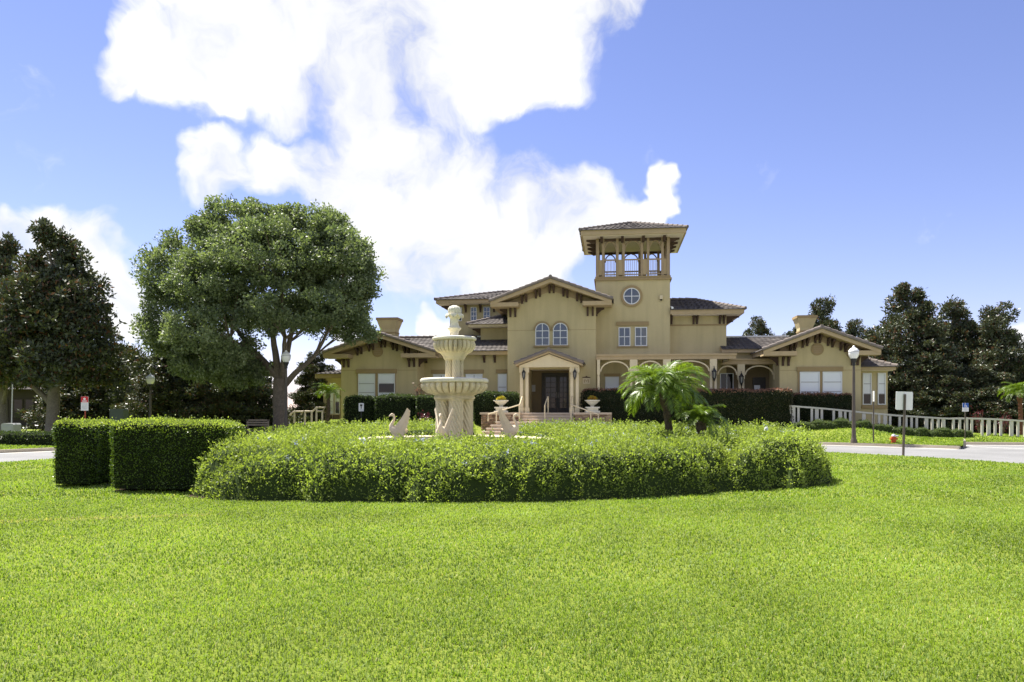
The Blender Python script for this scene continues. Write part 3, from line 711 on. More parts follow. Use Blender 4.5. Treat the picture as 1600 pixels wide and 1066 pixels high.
for s, pxs in ((-1, (815, 823.5)), (1, (893.5, 902))):
    us = [U(p, pv) for p in pxs]
    for u in us:
        for vv in ((pv,) if True else ()):
            col = MB().box(u - .085, u + .085, vv - .085, vv + .085, FLOOR + .3, zpe - .42); c = obj('column', col, M['cream'], club)
            obj('column_base', MB().box(u - .13, u + .13, vv - .13, vv + .13, FLOOR - .01, FLOOR + .3), M['cream'], c)
    uu0, uu1 = min(us) - .12, max(us) + .12
    obj('capital', MB().box(uu0, uu1, pv - .13, pv + .13, zpe - .30, zpe).prism([(uu0 + .03, zpe - .30), (uu1 - .03, zpe - .30), (uu1 - .10, zpe - .44), (uu0 + .10, zpe - .44)], pv - .1, pv + .1, 'y'), M['cream'], club)
def lantern(u, v, zt, s=1.0):
    b = MB().lathe([(.03*s, zt), (.05*s, zt - .05*s), (.11*s, zt - .14*s), (.12*s, zt - .17*s)], 8, (u, v)); l = obj('wall_lantern', b, M['iron'], club, smooth=False)
    obj('lantern_glass', MB().lathe([(.085*s, zt - .17*s), (.065*s, zt - .44*s)], 6, (u, v)), M['lampglass'], l, smooth=False)
    cage = MB()
    for k in range(6):
        a = 2 * math.pi * k / 6; cage.tube([(u + .095*s*math.cos(a), v + .095*s*math.sin(a), zt - .17*s), (u + .072*s*math.cos(a), v + .072*s*math.sin(a), zt - .45*s)], .012*s, 4)
    cage.lathe([(.075*s, zt - .45*s), (.05*s, zt - .52*s), (.015*s, zt - .60*s)], 8, (u, v)); obj('hook', MB().tube([(u, v + .2*s, zt + .03*s), (u, v + .08*s, zt + .10*s), (u, v, zt + .03*s), (u, v, zt - .01)], .015*s, 5), M['iron'], l)
    obj('lantern_cage', cage, M['iron'], l)
lantern(U(818.5, pv - .2), pv - .26, ZZ(578, pc, pv)); lantern(U(898.2, pv - .2), pv - .26, ZZ(578, pc, pv))
obj('ceiling_light', MB().lathe([(.06, zpe + .30), (.13, zpe + .24), (.12, zpe + .12), (.04, zpe + .06)], 14, (pc - .1, pv + .5)), M['globe'], club)
# double doors
dv = 2.0; d0, d1 = U(846.5, dv), U(891, dv); dz1 = ZZ(583, 0, dv); dm = (d0 + d1) / 2 + .12
obj('door_frame', MB().box(d0, d0 + .12, dv - .1, dv, FLOOR, dz1).box(d1 - .1, d1 + .15, dv - .1, dv, FLOOR, dz1).box(d0 + .12, d1 - .1, dv - .1, dv, dz1 - .14, dz1), M['darkwood'], club)
for (a, b) in ((d0 + .13, dm - .01), (dm + .01, d1 - .11)):
    zz0, zz1 = FLOOR + .01, dz1 - .15
    st = .11; lf = MB().box(a, a + st, dv - .07, dv - .02, zz0, zz1).box(b - st, b, dv - .07, dv - .02, zz0, zz1).box(a + st, b - st, dv - .07, dv - .02, zz1 - st, zz1).box(a + st, b - st, dv - .07, dv - .02, zz0, zz0 + .28)
    dr = obj('door', lf, M['darkwood'], club); g0, g1, h0, h1 = a + st, b - st, zz0 + .28, zz1 - st
    bars = MB(); bars.box((g0+g1)/2 - .018, (g0+g1)/2 + .018, dv - .066, dv - .03, h0, h1)
    for k in range(1, 6): z = h0 + (h1-h0)*k/6; bars.box(g0, g1, dv - .064, dv - .03, z - .016, z + .016)
    obj('glazing_bars', bars, M['darkwood'], dr)
    for i in range(2):
        for k in range(6):
            x0, x1 = g0 + (g1-g0)*i/2, g0 + (g1-g0)*(i+1)/2; y0, y1 = h0 + (h1-h0)*k/6, h0 + (h1-h0)*(k+1)/6
            obj('pane', MB().box(x0 + .004, x1 - .004, dv - .05, dv - .035, y0 + .004, y1 - .004), M['darkglass'], dr)
    obj('handle', MB().tube([(b - .05 if a < dm - .5 else a + .05, dv - .1, FLOOR + .9), (b - .05 if a < dm - .5 else a + .05, dv - .1, FLOOR + 1.25)], .015, 6), M['silver'], dr)
nz0, nu = ZZ(612, 0, dv), U(833, dv)
obj('notice', MB().box(nu - .14, nu + .14, dv - .02, dv + .01, nz0, nz0 + .42), M['signgrey'], club)
# house-number plaque with a little scroll top
qu = U(938.5, 0); qz = ZZ(600, qu, 0)
qu = U(916.3, 0); qz = ZZ(600, qu, 0)
pq = obj('number_plaque', MB().box(qu - .21, qu + .21, -.05, .01, qz, qz + .34), M['cream'], club)
mk = MB()
mk.box(qu - .14, qu - .10, -.062, -.045, qz + .08, qz + .26).box(qu + .10, qu + .14, -.062, -.045, qz + .08, qz + .26)
mk.prism([(qu - .09, qz + .26), (qu, qz + .12), (qu + .09, qz + .26), (qu + .06, qz + .26), (qu, qz + .17), (qu - .06, qz + .26)], -.062, -.045, 'y')
obj('plaque_marks', mk, M['band'], pq)
obj('plaque_crest', MB().prism([(qu - .24, qz + .36), (qu + .24, qz + .36), (qu + .24, qz + .40), (qu + .06, qz + .42), (qu, qz + .48), (qu - .06, qz + .42), (qu - .24, qz + .40)], -.05, .01, 'y'), M['bracket'], pq)

# --- tower
tv = 1.2; tl, tr = U(931, tv), U(1047, tv); TW = tr - tl; tv1 = tv + TW; tc = (tl + tr) / 2
zc = ZZ(438, tc, tv); zc1 = ZZ(431.5, tc, tv)
wall('tower_wall', (tl, tr, tv, tv1, .5, zc))
obj('cornice', MB().box(tl - .10, tr + .10, tv - .10, tv1 + .10, zc, zc + .12).box(tl - .04, tr + .04, tv - .04, tv1 + .04, zc + .12, zc1), M['band'], club)
zs = ZZ(366, tc, tv - .88)                               # underside of the belfry eaves
ov = .88
bel = hip_roof(tl - ov, tr + ov, tv - ov, tv1 + ov, zs, 1.05, .30)
obj('belfry_ceiling', MB().box(tl + .1, tr - .1, tv + .1, tv1 - .1, zs - .06, zs - .035), M['soffit'], club)
def belfry_side(place):
    """place(a, d) maps distance along a side and depth inwards to (u, v)"""
    pw = .15; hp = 1.02
    cen = [.26, TW * .335, TW * .665, TW - .26]
    def blk(name, a0, a1, d0, d1, z0, z1, mat, par=club):
        (x0, y0), (x1, y1) = place(a0, d0), place(a1, d1); return obj(name, MB().box(x0, x1, y0, y1, z0, z1), M[mat], par)
    for c in cen:
        for s in (-1, 1): blk('post', c + s*.185 - pw/2, c + s*.185 + pw/2, .04, .04 + pw, zc1, zs, 'post')
        blk('panel', c - .185 + pw/2 - .002, c + .185 - pw/2 + .002, .07, .13, zc1 + .09, zc1 + hp, 'trim')
    blk('header', .02, TW - .02, .06, .16, zs - .20, zs - .03, 'bracket')
    for i in range(3):
        a0, a1 = cen[i] + .185 + pw/2, cen[i+1] - .185 - pw/2; mb = MB()
        def bb(x0, x1, d0, d1, z0, z1):
            (p0, q0), (p1, q1) = place(x0, d0), place(x1, d1); mb.box(p0, p1, q0, q1, z0, z1)
        bb(a0, a1, .07, .14, zc1 + hp - .05, zc1 + hp + .03); bb(a0, a1, .08, .13, zc1 + .09, zc1 + .15)
        k = 8
        for j in range(1, k): x = a0 + (a1 - a0) * j / k; bb(x - .014, x + .014, .09, .12, zc1 + .15, zc1 + hp - .05)
        r = obj('balustrade', mb, M['post'], club); r['kind'] = 'stuff'
        # curved braces at the top of the opening
        for s in (0, 1):
            e = a0 if s == 0 else a1; sg = 1 if s == 0 else -1; path = []
            for q in range(7):
                an = math.pi / 2 * q / 6; x = e + sg * .42 * (1 - math.cos(an)); z = zs - .20 - .52 * (1 - math.sin(an)); u_, v_ = place(x, .11); path.append((u_, v_, z))
            obj('brace', MB().tube(path, .042, 6), M['post'], club)
belfry_side(lambda a, d: (tl + a, tv + d)); belfry_side(lambda a, d: (tl + a, tv1 - d)); belfry_side(lambda a, d: (tl + d, tv + a)); belfry_side(lambda a, d: (tr - d, tv + a))
for k in range(4):
    f = .35 + (TW - .7) * k / 3
    for s, x in ((-1, tl + .04), (1, tr - .04)):
        bracket(x, tv + f, zs - .02, side=s, h=.3, d=.62, w=.16)
    bracket(tl + f, tv + .04, zs - .02, h=.301, d=.62, w=.16)
# round window with four panes
ru, rz, rr = U(987, tv), ZZ(463, tc, tv), .50
ring = lambda r0, r1, va, vb, mat, name, par: obj(name, MB().lathe([(r0, 0), (r1, 0), (r1, vb - va), (r0, vb - va), (r0, 0)], 40, (0, 0), caps=False), M[mat], par)
def disc(name, u, z, r, va, vb, mat, par, r0=0.0):
    mb = MB(); n = 40
    if r0 > 0:
        for k in range(n):
            a0, a1 = 2*math.pi*k/n, 2*math.pi*(k+1)/n; p = lambda q, a: (u + q*math.cos(a), z + q*math.sin(a)); mb.prism([p(r0, a0), p(r, a0), p(r, a1), p(r0, a1)], va, vb, 'y')
    else: mb.prism([(u + r*math.cos(2*math.pi*k/n), z + r*math.sin(2*math.pi*k/n)) for k in range(n)], va, vb, 'y')
    return obj(name, mb, M[mat], par)
rw = disc('round_window', ru, rz, rr, tv - .07, tv + .01, 'white', club, rr - .055)
disc('pane', ru, rz, rr - .055, tv - .035, tv - .005, 'glass', rw)
obj('glazing_bars', MB().box(ru - .022, ru + .022, tv - .055, tv - .03, rz - rr + .055, rz + rr - .055).box(ru - rr + .055, ru + rr - .055, tv - .053, tv - .03, rz - .022, rz + .022), M['white'], rw)
disc('window_surround', ru, rz, rr + .15, tv - .09, tv + .01, 'band', club, rr + .003)
for (a, b) in ((966.5, 985), (992, 1011)):
    window(U(a, tv), U(b, tv), ZZ(541, tc, tv), ZZ(511.5, tc, tv), tv, 2, 2, 'glass')
band(U(963, tv), U(1013.5, tv), ZZ(509, tc, tv), ZZ(503, tc, tv), tv, .10); band(U(964.5, tv), U(1012.5, tv), ZZ(543.3, tc, tv), ZZ(541.2, tc, tv), tv, .10, name='sill')
fu, fz = U(1033, tv), ZZ(468, tc, tv)
fl = obj('floodlight', MB().box(fu - .09, fu + .09, tv - .16, tv + .01, fz - .02, fz + .2), M['cream'], club); obj('lens', MB().lathe([(.05, fz - .12), (.06, fz - .02)], 10, (fu, tv - .09)), M['iron'], fl)
obj('security_camera', MB().tube([(tr - .02, tv + .4, ZZ(478, tc, tv)), (tr + .12, tv - .05, ZZ(482, tc, tv)), (tr + .12, tv - .3, ZZ(483, tc, tv))], [.03, .07, .07], 8), M['plastic'], club)

# --- two-storey block to the right of the tower
rv = 2.0; ra, rb = U(1047, rv), U(1135, rv); zsr = ZZ(489.5, rb, rv - 1.0)
wall('wall', (tr + .004, rb, rv, rv + 6.4, .5, zsr + .02))
hip_roof(tr + .004, U(1163, rv - 1.0), rv - 1.0, rv + 7.4, zsr, 1.15, .24, openL=True)
obj('string_course', MB().box(ra, rb + .02, rv - .05, rv + .02, ZZ(508.5, rb, rv), ZZ(506.5, rb, rv)), M['band'], club)
for p in (1049, 1083.5, 1089, 1124.5, 1131): bracket(U(p, rv), rv, zsr - .02, h=.5, d=.5)
bracket(rb, rv + .3, zsr - .02, side=1, h=.5, d=.8); bracket(rb, rv + 2.8, zsr - .02, side=1, h=.5, d=.8)
# --- porch along tower and right block
qv = -.9; qa, qb = U(931.5, qv), U(1150, qv)
zq0, zq1 = ZZ(561.5, 8, qv), ZZ(553, 8, qv)
obj('porch_fascia', MB().box(qa, qb, qv - .1, qv + .12, zq0, zq1 - .1).box(qa, qb + .04, qv - .16, qv + .12, zq1 - .1, zq1), M['trim'], club)
obj('porch_roof', MB().box(qa, qb, qv + .12, rv, zq0 + .12, zq1 - .03), M['soffit'], club)
obj('porch_flashing', MB().box(qa, tr, tv - .05, tv + .01, zq1 - .03, zq1 + .07), M['white'], club)
obj('porch_floor', MB().box(qa, U(1222, qv), qv - .2, rv, .6, FLOOR), M['concrete'], club)
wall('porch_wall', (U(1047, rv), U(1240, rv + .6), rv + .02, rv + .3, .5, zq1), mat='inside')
zcap = ZZ(583, 8, qv)
def pier(px0, px1, v, ztop, posts, lamp=None):
    u0, u1 = U(px0, v), U(px1, v); zc_ = ztop - .95
    c = obj('pier', MB().box(u0, u1, v - .1, v + .1, zc_ + .12, ztop).prism([(u0, zc_ + .12), (u1, zc_ + .12), (u1 - .06, zc_), (u0 + .06, zc_)], v - .09, v + .09, 'y'), M['cream'], club)
    for p in posts:
        u = U(p, v); obj('post', MB().box(u - .065, u + .065, v - .065, v + .065, FLOOR - .01, zc_ + .01), M['cream'], c)
    if lamp: lantern(U(lamp, v - .2), v - .2, zc_ + .42, 1.25)
    return u0, u1
def arch(u0, u1, v, ztop, rise=.62):
    uc, r = (u0 + u1) / 2, (u1 - u0) / 2; mb = MB(); n = 14; w = .075
    for k in range(n):
        a0, a1 = math.pi * k / n, math.pi * (k + 1) / n; p = lambda q, a: (uc + (r + q) * math.cos(a), ztop - rise - .06 + (rise + q) * math.sin(a))
        mb.prism([p(-w, a0), p(0, a0), p(0, a1), p(-w, a1)], v - .05, v + .05, 'y')
    obj('arch_brace', mb, M['cream'], club)
p1 = pier(933, 937.5, qv, zq0, (935.3,)); p2 = pier(984, 996, qv, zq0, (986, 994)); p3 = pier(1036, 1048, qv, zq0, (1038, 1046)); p4 = pier(1109, 1120, qv, zq0, (1111, 1118), 1116)
arch(p1[1], p2[0], qv, zq0); arch(p2[1], p3[0], qv, zq0); arch(p3[1], p4[0], qv, zq0)
for px in (945, 968):
    pass
window(U(945.5, tv), U(967, tv), FLOOR + .75, ZZ(588.5, 6, tv), tv, 1, 2, 'blind'); band(U(943.5, tv), U(969, tv), ZZ(588, 6, tv), ZZ(583.5, 6, tv), tv, .06)
window(U(1010, tv), U(1036, tv), FLOOR + .1, ZZ(583, 6, tv), tv, 2, 3, 'glass')
# lower lean-to porch in front of the link
lv = .5; la, lb = U(1134, lv), U(1221, lv); zl0, zl1 = ZZ(569.5, 11, lv), ZZ(561, 11, lv)
obj('porch_fascia', MB().box(la + .35, lb, lv - .1, lv + .12, zl0, zl1 - .08).box(la + .15, lb + .04, lv - .16, lv + .12, zl1 - .08, zl1).prism([(la - .35, zl0), (la + .35, zl0), (la + .35, zl1 - .081), (la + .2, zl1 - .081)], lv - .098, lv + .118, 'y'), M['trim'], club)
obj('porch_roof', MB().box(la, lb, lv + .12, rv + .6, zl0 + .1, zl1 - .03), M['soffit'], club)
p5 = pier(1152, 1163.5, lv, zl0, (1155.5, 1161), 1158.5); p6 = pier(1208.5, 1214.5, lv, zl0, (1212.5,)); arch(p5[1], p6[0], lv, zl0, .55); arch(U(1121, lv), p5[0], lv, zl0, .55)
wv = rv + .02
window(U(1125, wv), U(1146, wv), FLOOR + .05, ZZ(583, 12, wv), wv, 2, 2, 'darkglass')
dd0, dd1 = U(1176, wv), U(1196, wv); pd = obj('door', MB().box(dd0, dd1, wv - .06, wv + .01, FLOOR, ZZ(590, 12, wv)), M['darkwood'], club)
obj('door_window', MB().box(dd0 + .08, dd0 + .42, wv - .075, wv - .05, FLOOR + 1.0, FLOOR + 1.65), M['blind'], pd)
# --- link between block and right wing
kv = 1.7; ka, kb = U(1128, kv - .5), U(1262, kv - .5); zk = ZZ(545.5, 12, kv - .5); zkr = ZZ(528, 12, kv + 3.2)
shed_roof(ka, kb, kv - .5, zk, kv + 3.2, zkr, .2)
shed_roof(ka, kb, kv + 6.9, zk, kv + 3.2, zkr, .2)
obj('ridge_flashing', MB().box(ka, U(1232, kv + 3.2), kv + 3.1, kv + 3.35, zkr + .03, zkr + .12), M['white'], club)
wall('wall', (U(1128, kv), U(1235, kv), kv + .02, kv + 6, zl1 - .3, zk - .15))
# --- wings with a front gable
def wing(px0, px1, v, apex, tipL, tipR, slope_py, wins, lint, vent, rv=None, depth=10):
    u0, u1 = U(px0, v), U(px1, v); uc = U(apex[0], v - 1.0); ro = v - 1.0
    za = ZZ(apex[1], uc, ro); hl, hr = uc - U(tipL[0], ro), U(tipR[0], ro) - uc; half = (hl + hr) / 2; uc = (U(tipL[0], ro) + U(tipR[0], ro)) / 2
    zt = (ZZ(tipL[1], uc - half, ro) + ZZ(tipR[1], uc + half, ro)) / 2; sl = (za - zt) / half
    ztop = za - .28 - max(uc - u0, u1 - uc) * sl
    wall('wall', (u0, u1, v, v + depth, .4, ztop))
    obj('gable', MB().prism([(u0, ztop), (u1, ztop), (u1, za - .28 - (u1 - uc) * sl), (uc, za - .28), (u0, za - .28 - (uc - u0) * sl)], v, v + .35, 'y'), M['stucco'], club)
    gable_roof(uc, half, ro, v + depth + .5, zt, sl)
    gable_front(uc, half, u0, u1, v, za, sl, ro)
    zw1, zw0 = ZZ(wins[2], uc, v), FLOOR + .62
    for (a, b), gl in zip(wins[0], wins[1]):
        window(U(a, v), U(b, v), zw0, zw1, v, 1, 3, gl)
    band(U(lint[0], v), U(lint[1], v), ZZ(lint[3], uc, v), ZZ(lint[2], uc, v), v, .10)
    for (a_, b_, z_) in ((U(lint[0] + 1.5, v), U(wins[0][0][0], v) - .01, zw0 + .6), (U(wins[0][1][1], v) + .01, U(lint[1] - 1.5, v), zw0 + .6), (U(wins[0][0][1], v) + .01, U(wins[0][1][0], v) - .01, zw0)):
        obj('window_trim', MB().box(a_, b_, v - .05, v + .01, z_, ZZ(lint[3], uc, v)), M['band'], club)
    vu, vz, vr = U(vent[0], v), ZZ(vent[1], uc, v), vent[2] / F * YY(uc, v)
    vt = disc('round_vent', vu, vz, vr, v - .05, v + .01, 'band', club)
    for k in range(4): obj('louvre', MB().box(vu - vr * .62, vu + vr * .62, v - .07, v - .045, vz - vr * .55 + k * vr * .32, vz - vr * .55 + k * vr * .32 + vr * .16), M['post'], vt)
    obj('score_line', MB().box(u0 + .01, u1 - .01, v - .006, v + .01, ZZ(579, uc, v), ZZ(578.4, uc, v)), M['band'], club)
    return uc, za, u0, u1
wR = wing(1218, 1345, -1.0, (1279, 512), (1193, 548), (1377, 543), None, (((1249.5, 1280.5), (1285, 1315.5)), ('blind', 'blind'), 581), (1245, 1317, 573.5, 580.5), (1277, 546, 9.5))
wL = wing(533, 652, -.4, (592, 521), (505, 551.5), (680, 548.5), None, (((560, 586.5), (591, 617.5)), ('blind', ('blind', 'darkglass', 'blind')), 584), (556.5, 620, 577, 583.5), (590, 549.5, 8.5))
def chimney(px0, px1, v, py0, py1):
    u0, u1 = U(px0, v), U(px1, v); z1 = ZZ(py0, u0, v); zb = ZZ(py1, u0, v) - 1.2; d = .9; f = .22
    c = obj('chimney', MB().box(u0 + f, u1 - f, v, v + d, zb, z1 - .75), M['stucco'], club)
    mb = MB(); mb.add([(u0+f,v,z1-.75),(u1-f,v,z1-.75),(u1-f,v+d,z1-.75),(u0+f,v+d,z1-.75),(u0+.04,v-f,z1-.16),(u1-.04,v-f,z1-.16),(u1-.04,v+d+f,z1-.16),(u0+.04,v+d+f,z1-.16)],
                      [(0,3,2,1),(4,5,6,7),(0,1,5,4),(1,2,6,5),(2,3,7,6),(3,0,4,7)])
    obj('flared_top', mb, M['stucco'], c); obj('chimney_cap', MB().box(u0, u1, v - f - .04, v + d + f + .04, z1 - .16, z1), M['band'], c)
    obj('chimney_band', MB().box(u0 + f - .03, u1 - f + .03, v - .03, v + d + .03, z1 - 1.0, z1 - .92), M['band'], c)
chimney(1244, 1276, 3.5, 493.5, 522); chimney(589, 623, 3.0, 497, 528)
# --- right bay, set back beside the right wing
bv = .6; b0_, b1_ = U(1345, bv), U(1387, bv); zb = ZZ(578.5, b1_, bv - .6)
wall('bay_wall', (b0_ - .2, b1_, bv, bv + 4, .3, zb))
hip_roof(b0_ - 3.2, U(1400, bv - .6), bv - .6, bv + 4.6, zb, .95, .2)
for (a, b) in ((1347.5, 1361.5), (1371, 1383.5)):
    window(U(a, bv), U(b, bv), ZZ(632.5, b0_, bv), ZZ(583, b0_, bv), bv, 1, 3, ('darkglass', 'blind', 'blind'))
band(U(1346, bv), U(1386, bv), ZZ(638.5, b0_, bv), ZZ(633.5, b0_, bv), bv, .08, 'band', 'sill')
# --- left link between left wing and central block
mv = 1.5; ma, mb_ = U(648, mv), U(795, mv); zm = ZZ(548.5, -4, mv - .5); zmr = ZZ(527.5, -4, mv + 2.6)
wall('wall', (ma - .5, mb_, mv, mv + 5.2, .4, zm - .12))
shed_roof(U(600, mv - .5), U(795, mv - .5), mv - .5, zm, mv + 2.6, zmr, .24)
shed_roof(U(600, mv - .5), U(795, mv - .5), mv + 5.7, zm, mv + 2.6, zmr, .24)
obj('ridge_flashing', MB().box(U(746, mv + 2.6), ul, mv + 2.5, mv + 2.7, zmr + .03, zmr + .11), M['white'], club)
ridge_caps(club, [((U(625, mv + 2.6), mv + 2.6, zmr + .03), (U(746, mv + 2.6), mv + 2.6, zmr + .03))])
for p in (662, 666.5, 757, 773.5): bracket(U(p, mv), mv, zm - .24, h=.45, d=.42)
for (a, b, gl) in ((677, 703, 'blind'), (728, 754, ('darkglass', 'blind')), (778, 792, 'blind')):
    window(U(a, mv), U(b, mv), FLOOR + .75, ZZ(584.5, -4, mv), mv, 1 if b - a < 20 else 2, 2, gl); band(U(a - 3, mv), U(b + 2, mv) if b < 790 else ul - .02, ZZ(583.5, -4, mv), ZZ(577.5, -4, mv), mv, .08)
# --- small upper block with hip roof, and the upper storey behind it
sv = 3.4; zs2 = ZZ(509.5, -2, sv - .8); sa = U(751, sv)
wall('wall', (sa, ul + .2, sv, sv + 2.6, zmr - 1.2, zs2 + .02))
hip_roof(U(731, sv - .8), ul + 3.6, sv - .8, sv + 5.0, zs2, 1.05, .14, 'cream')
bracket(sa, sv + .2, zs2 - .02, side=-1, h=.42, d=.55)
xv = 5.2; xa = U(703, xv); zx = ZZ(472.5, -3, xv - .9)
wall('wall', (xa, ul + 1.5, xv, xv + 6, zmr - 1.4, zx + .02))
hip_roof(U(681, xv - .9), ul + 3.3, xv - .9, xv + 6.9, zx, 1.0, .24)
for (a, b) in ((712, 722), (735.5, 745), (755.5, 766)):
    window(U(a, xv), U(b, xv), ZZ(501, -3, xv), ZZ(479, -3, xv), xv, 2, 3, 'glass'); 
for p in (707, 728, 751, 772): bracket(U(p, xv), xv, zx - .02, h=.5, d=.5, w=.12)
bracket(xa, xv + .2, zx - .02, side=-1, h=.5, d=.6)
# --- side porch at the left end
ev = 2.0; e0, e1 = U(504, ev), U(535, ev); ze = ZZ(590, e0, ev)
wall('side_porch_wall', (e0 + .05, e1 + .3, ev, ev + 4, .4, ze + .02))
shed_roof(U(492, ev - .6), e1 + .5, ev - .6, ZZ(584.5, e0, ev - .6), ev + 3.0, ZZ(574.5, e0, ev + 3), .28, 'post', hipL=1.5)
window(U(513.5, ev), U(521.5, ev), FLOOR - .1, ZZ(609, e0, ev), ev, 1, 2, 'blind'); window(U(523.5, ev), U(531.5, ev), FLOOR - .1, ZZ(609, e0, ev), ev, 1, 2, ('darkglass', 'blind'))
for k, (a, b) in enumerate(((512, 519.5), (520.5, 530))):
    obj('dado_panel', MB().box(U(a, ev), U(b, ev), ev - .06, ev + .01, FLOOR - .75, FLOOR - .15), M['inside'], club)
obj('dado_rail', MB().box(U(511, ev), U(531, ev), ev - .09, ev + .01, FLOOR - .15, FLOOR - .08).box(U(511, ev), U(512, ev), ev - .08, ev + .01, FLOOR - .75, FLOOR - .15).box(U(519.6, ev), U(520.4, ev), ev - .08, ev + .01, FLOOR - .75, FLOOR - .15), M['rail'], club)

# ------------------------------------------------------------------ entrance steps and their walls
root = thing('entrance_steps', 'wide pale stone steps with stone-faced side walls climbing to the entrance', 'steps', (OX, OY, 0), -TH)
pe = -1.95                                              # front edge of the entrance platform
w0, w1 = U(814, pe), U(897, pe)
obj('platform', MB().box(U(752, -2.3), U(956, -2.3), pe, 2.0, .3, FLOOR - .07), M['stone_cap'], root); obj('paving', MB().box(U(752, -2.3), U(956, -2.3), pe - .05, 2.0, FLOOR - .07, FLOOR), M['step'], root)
LAND = FLOOR - 3 * .165
for k in range(2):
    z = FLOOR - .165 * (k + 1); obj('step', MB().box(w0, w1, pe - .30 * (k + 1), pe - .30 * k - .002, .2, z - .06), M['stone_cap'], root); obj('tread', MB().box(w0, w1, pe - .30 * (k + 1) - .05, pe - .30 * k + .0, z - .06, z), M['step'], root)  # risers darker, treads paler: shade and sun put into the colours
lf = pe - .6; le = lf - .6
obj('landing', MB().box(U(775, le), U(945, le), le, lf - .002, .1, LAND - .06), M['stone_cap'], root); obj('tread', MB().box(U(775, le) - .03, U(945, le) + .03, le - .05, lf, LAND - .06, LAND), M['step'], root)
nst = 5
for k in range(nst):
    z = LAND - (LAND - .06) * (k + 1) / nst; a = U(768 - k * 5.5, le); b = U(950 + k * 5.5, le)
    if z < .1: pass
    obj('step', MB().box(a, b, le - .27 * (k + 1), le - .27 * k - .002, -.1, z - .06), M['stone_cap'], root)  # riser in the darker colour that paints its shade
    obj('tread', MB().box(a - .03, b + .03, le - .27 * (k + 1) - .05, le - .27 * k + .03, z - .06, z), M['step'], root)
foot = le - .27 * nst
def stone_face(parent, u0, u1, v, z0, z1, seed):
    g = np.random.default_rng(seed); V = []; T = []; z = z0
    while z < z1 - .03:
        h = min(g.uniform(.07, .14), z1 - z); u = u0
        while u < u1 - .02:
            w = min(g.uniform(.16, .46), u1 - u); d = g.uniform(.03, .075); e = .008
            V += [(u+e, v-d, z+e), (u+w-e, v-d, z+e), (u+w-e, v-d, z+h-e), (u+e, v-d, z+h-e), (u+e, v, z+e), (u+w-e, v, z+e), (u+w-e, v, z+h-e), (u+e, v, z+h-e)]; T.append(g.random()); u += w
        z += h
    n = len(T); b = np.arange(n)[:, None] * 8
    Fq = np.concatenate([b + np.array(q) for q in ((0,1,2,3), (0,4,5,1), (1,5,6,2), (2,6,7,3), (3,7,4,0))])
    o = np_obj('stones', np.array(V), Fq, M['stone'], parent, np.repeat(T, 8)); o['kind'] = 'stuff'
cv = pe - .5
for (a, b, sd) in ((752, 813, 3), (898, 954, 4)):
    u0, u1 = U(a, cv), U(b, cv); ck = obj('side_wall', MB().box(u0, u1, cv, pe + .6, .2, FLOOR - .09), M['stone_cap'], root)
    obj('wall_cap', MB().box(u0 - .07, u1 + (.07 if a > 850 else 0), cv - .12, pe + .62, FLOOR - .09, FLOOR + .02), M['stone_cap'], ck)
    stone_face(ck, u0, u1, cv, .3, FLOOR - .09, sd)
    # the outer return faces
sw = struct(obj('sidewalk', MB().box(U(690, foot - .5), U(1010, foot - .5), foot - 1.3, foot - .004, -.1, .05), M['concrete']))
sw.location = (OX, OY, 0); sw.rotation_euler = (0, 0, -TH)
# handrails
def handrail(label, pts_top, posts, r=.035):
    t = thing('handrail', label, 'handrail', (OX, OY, 0), -TH, 'cream handrails on the entrance steps')
    obj('rail', MB().tube(pts_top, r, 8), M['rail'], t)
    for (u, v_, z0, z1) in posts: obj('post', MB().tube([(u, v_, z0), (u, v_, z1)], r, 8), M['rail'], t)
hz = FLOOR + .92
for s, lab, pxa, pxb in ((-1, 'cream pipe handrail splaying out beside the urn of yellow flowers', 816, 763), (1, 'cream pipe handrail splaying out beside the urn of orange and yellow flowers', 893.5, 935)):
    ua, ub = U(pxa, pe + .15), U(pxb, le - .1); uk = U(pxa - s * -3 if False else pxa + (-4 if s < 0 else -1), lf + .1)
    handrail(lab, [(ua, pe + .45, hz), (ua, pe + .1, hz), (uk, lf + .1, FLOOR + .46), (ub, le - .15, LAND + .42), (ub, le - .2, LAND + .02)],
             [(ua, pe + .42, FLOOR - .01, hz), (uk, lf - .1, LAND - .01, FLOOR + .42), (U(pxb + (12 if s < 0 else -12), le), le + .15, LAND - .01, LAND + .50)])
uc_ = U(855.5, pe)
handrail('cream pipe handrail in the middle of the steps before the doors', [(uc_, pe + .45, hz), (uc_, pe + .1, hz), (U(851.5, lf), lf, FLOOR + .46), (U(851.5, lf), lf - .12, FLOOR + .40)],
         [(uc_, pe + .42, FLOOR - .01, hz), (U(851.5, lf), lf - .1, LAND - .01, FLOOR + .44)])
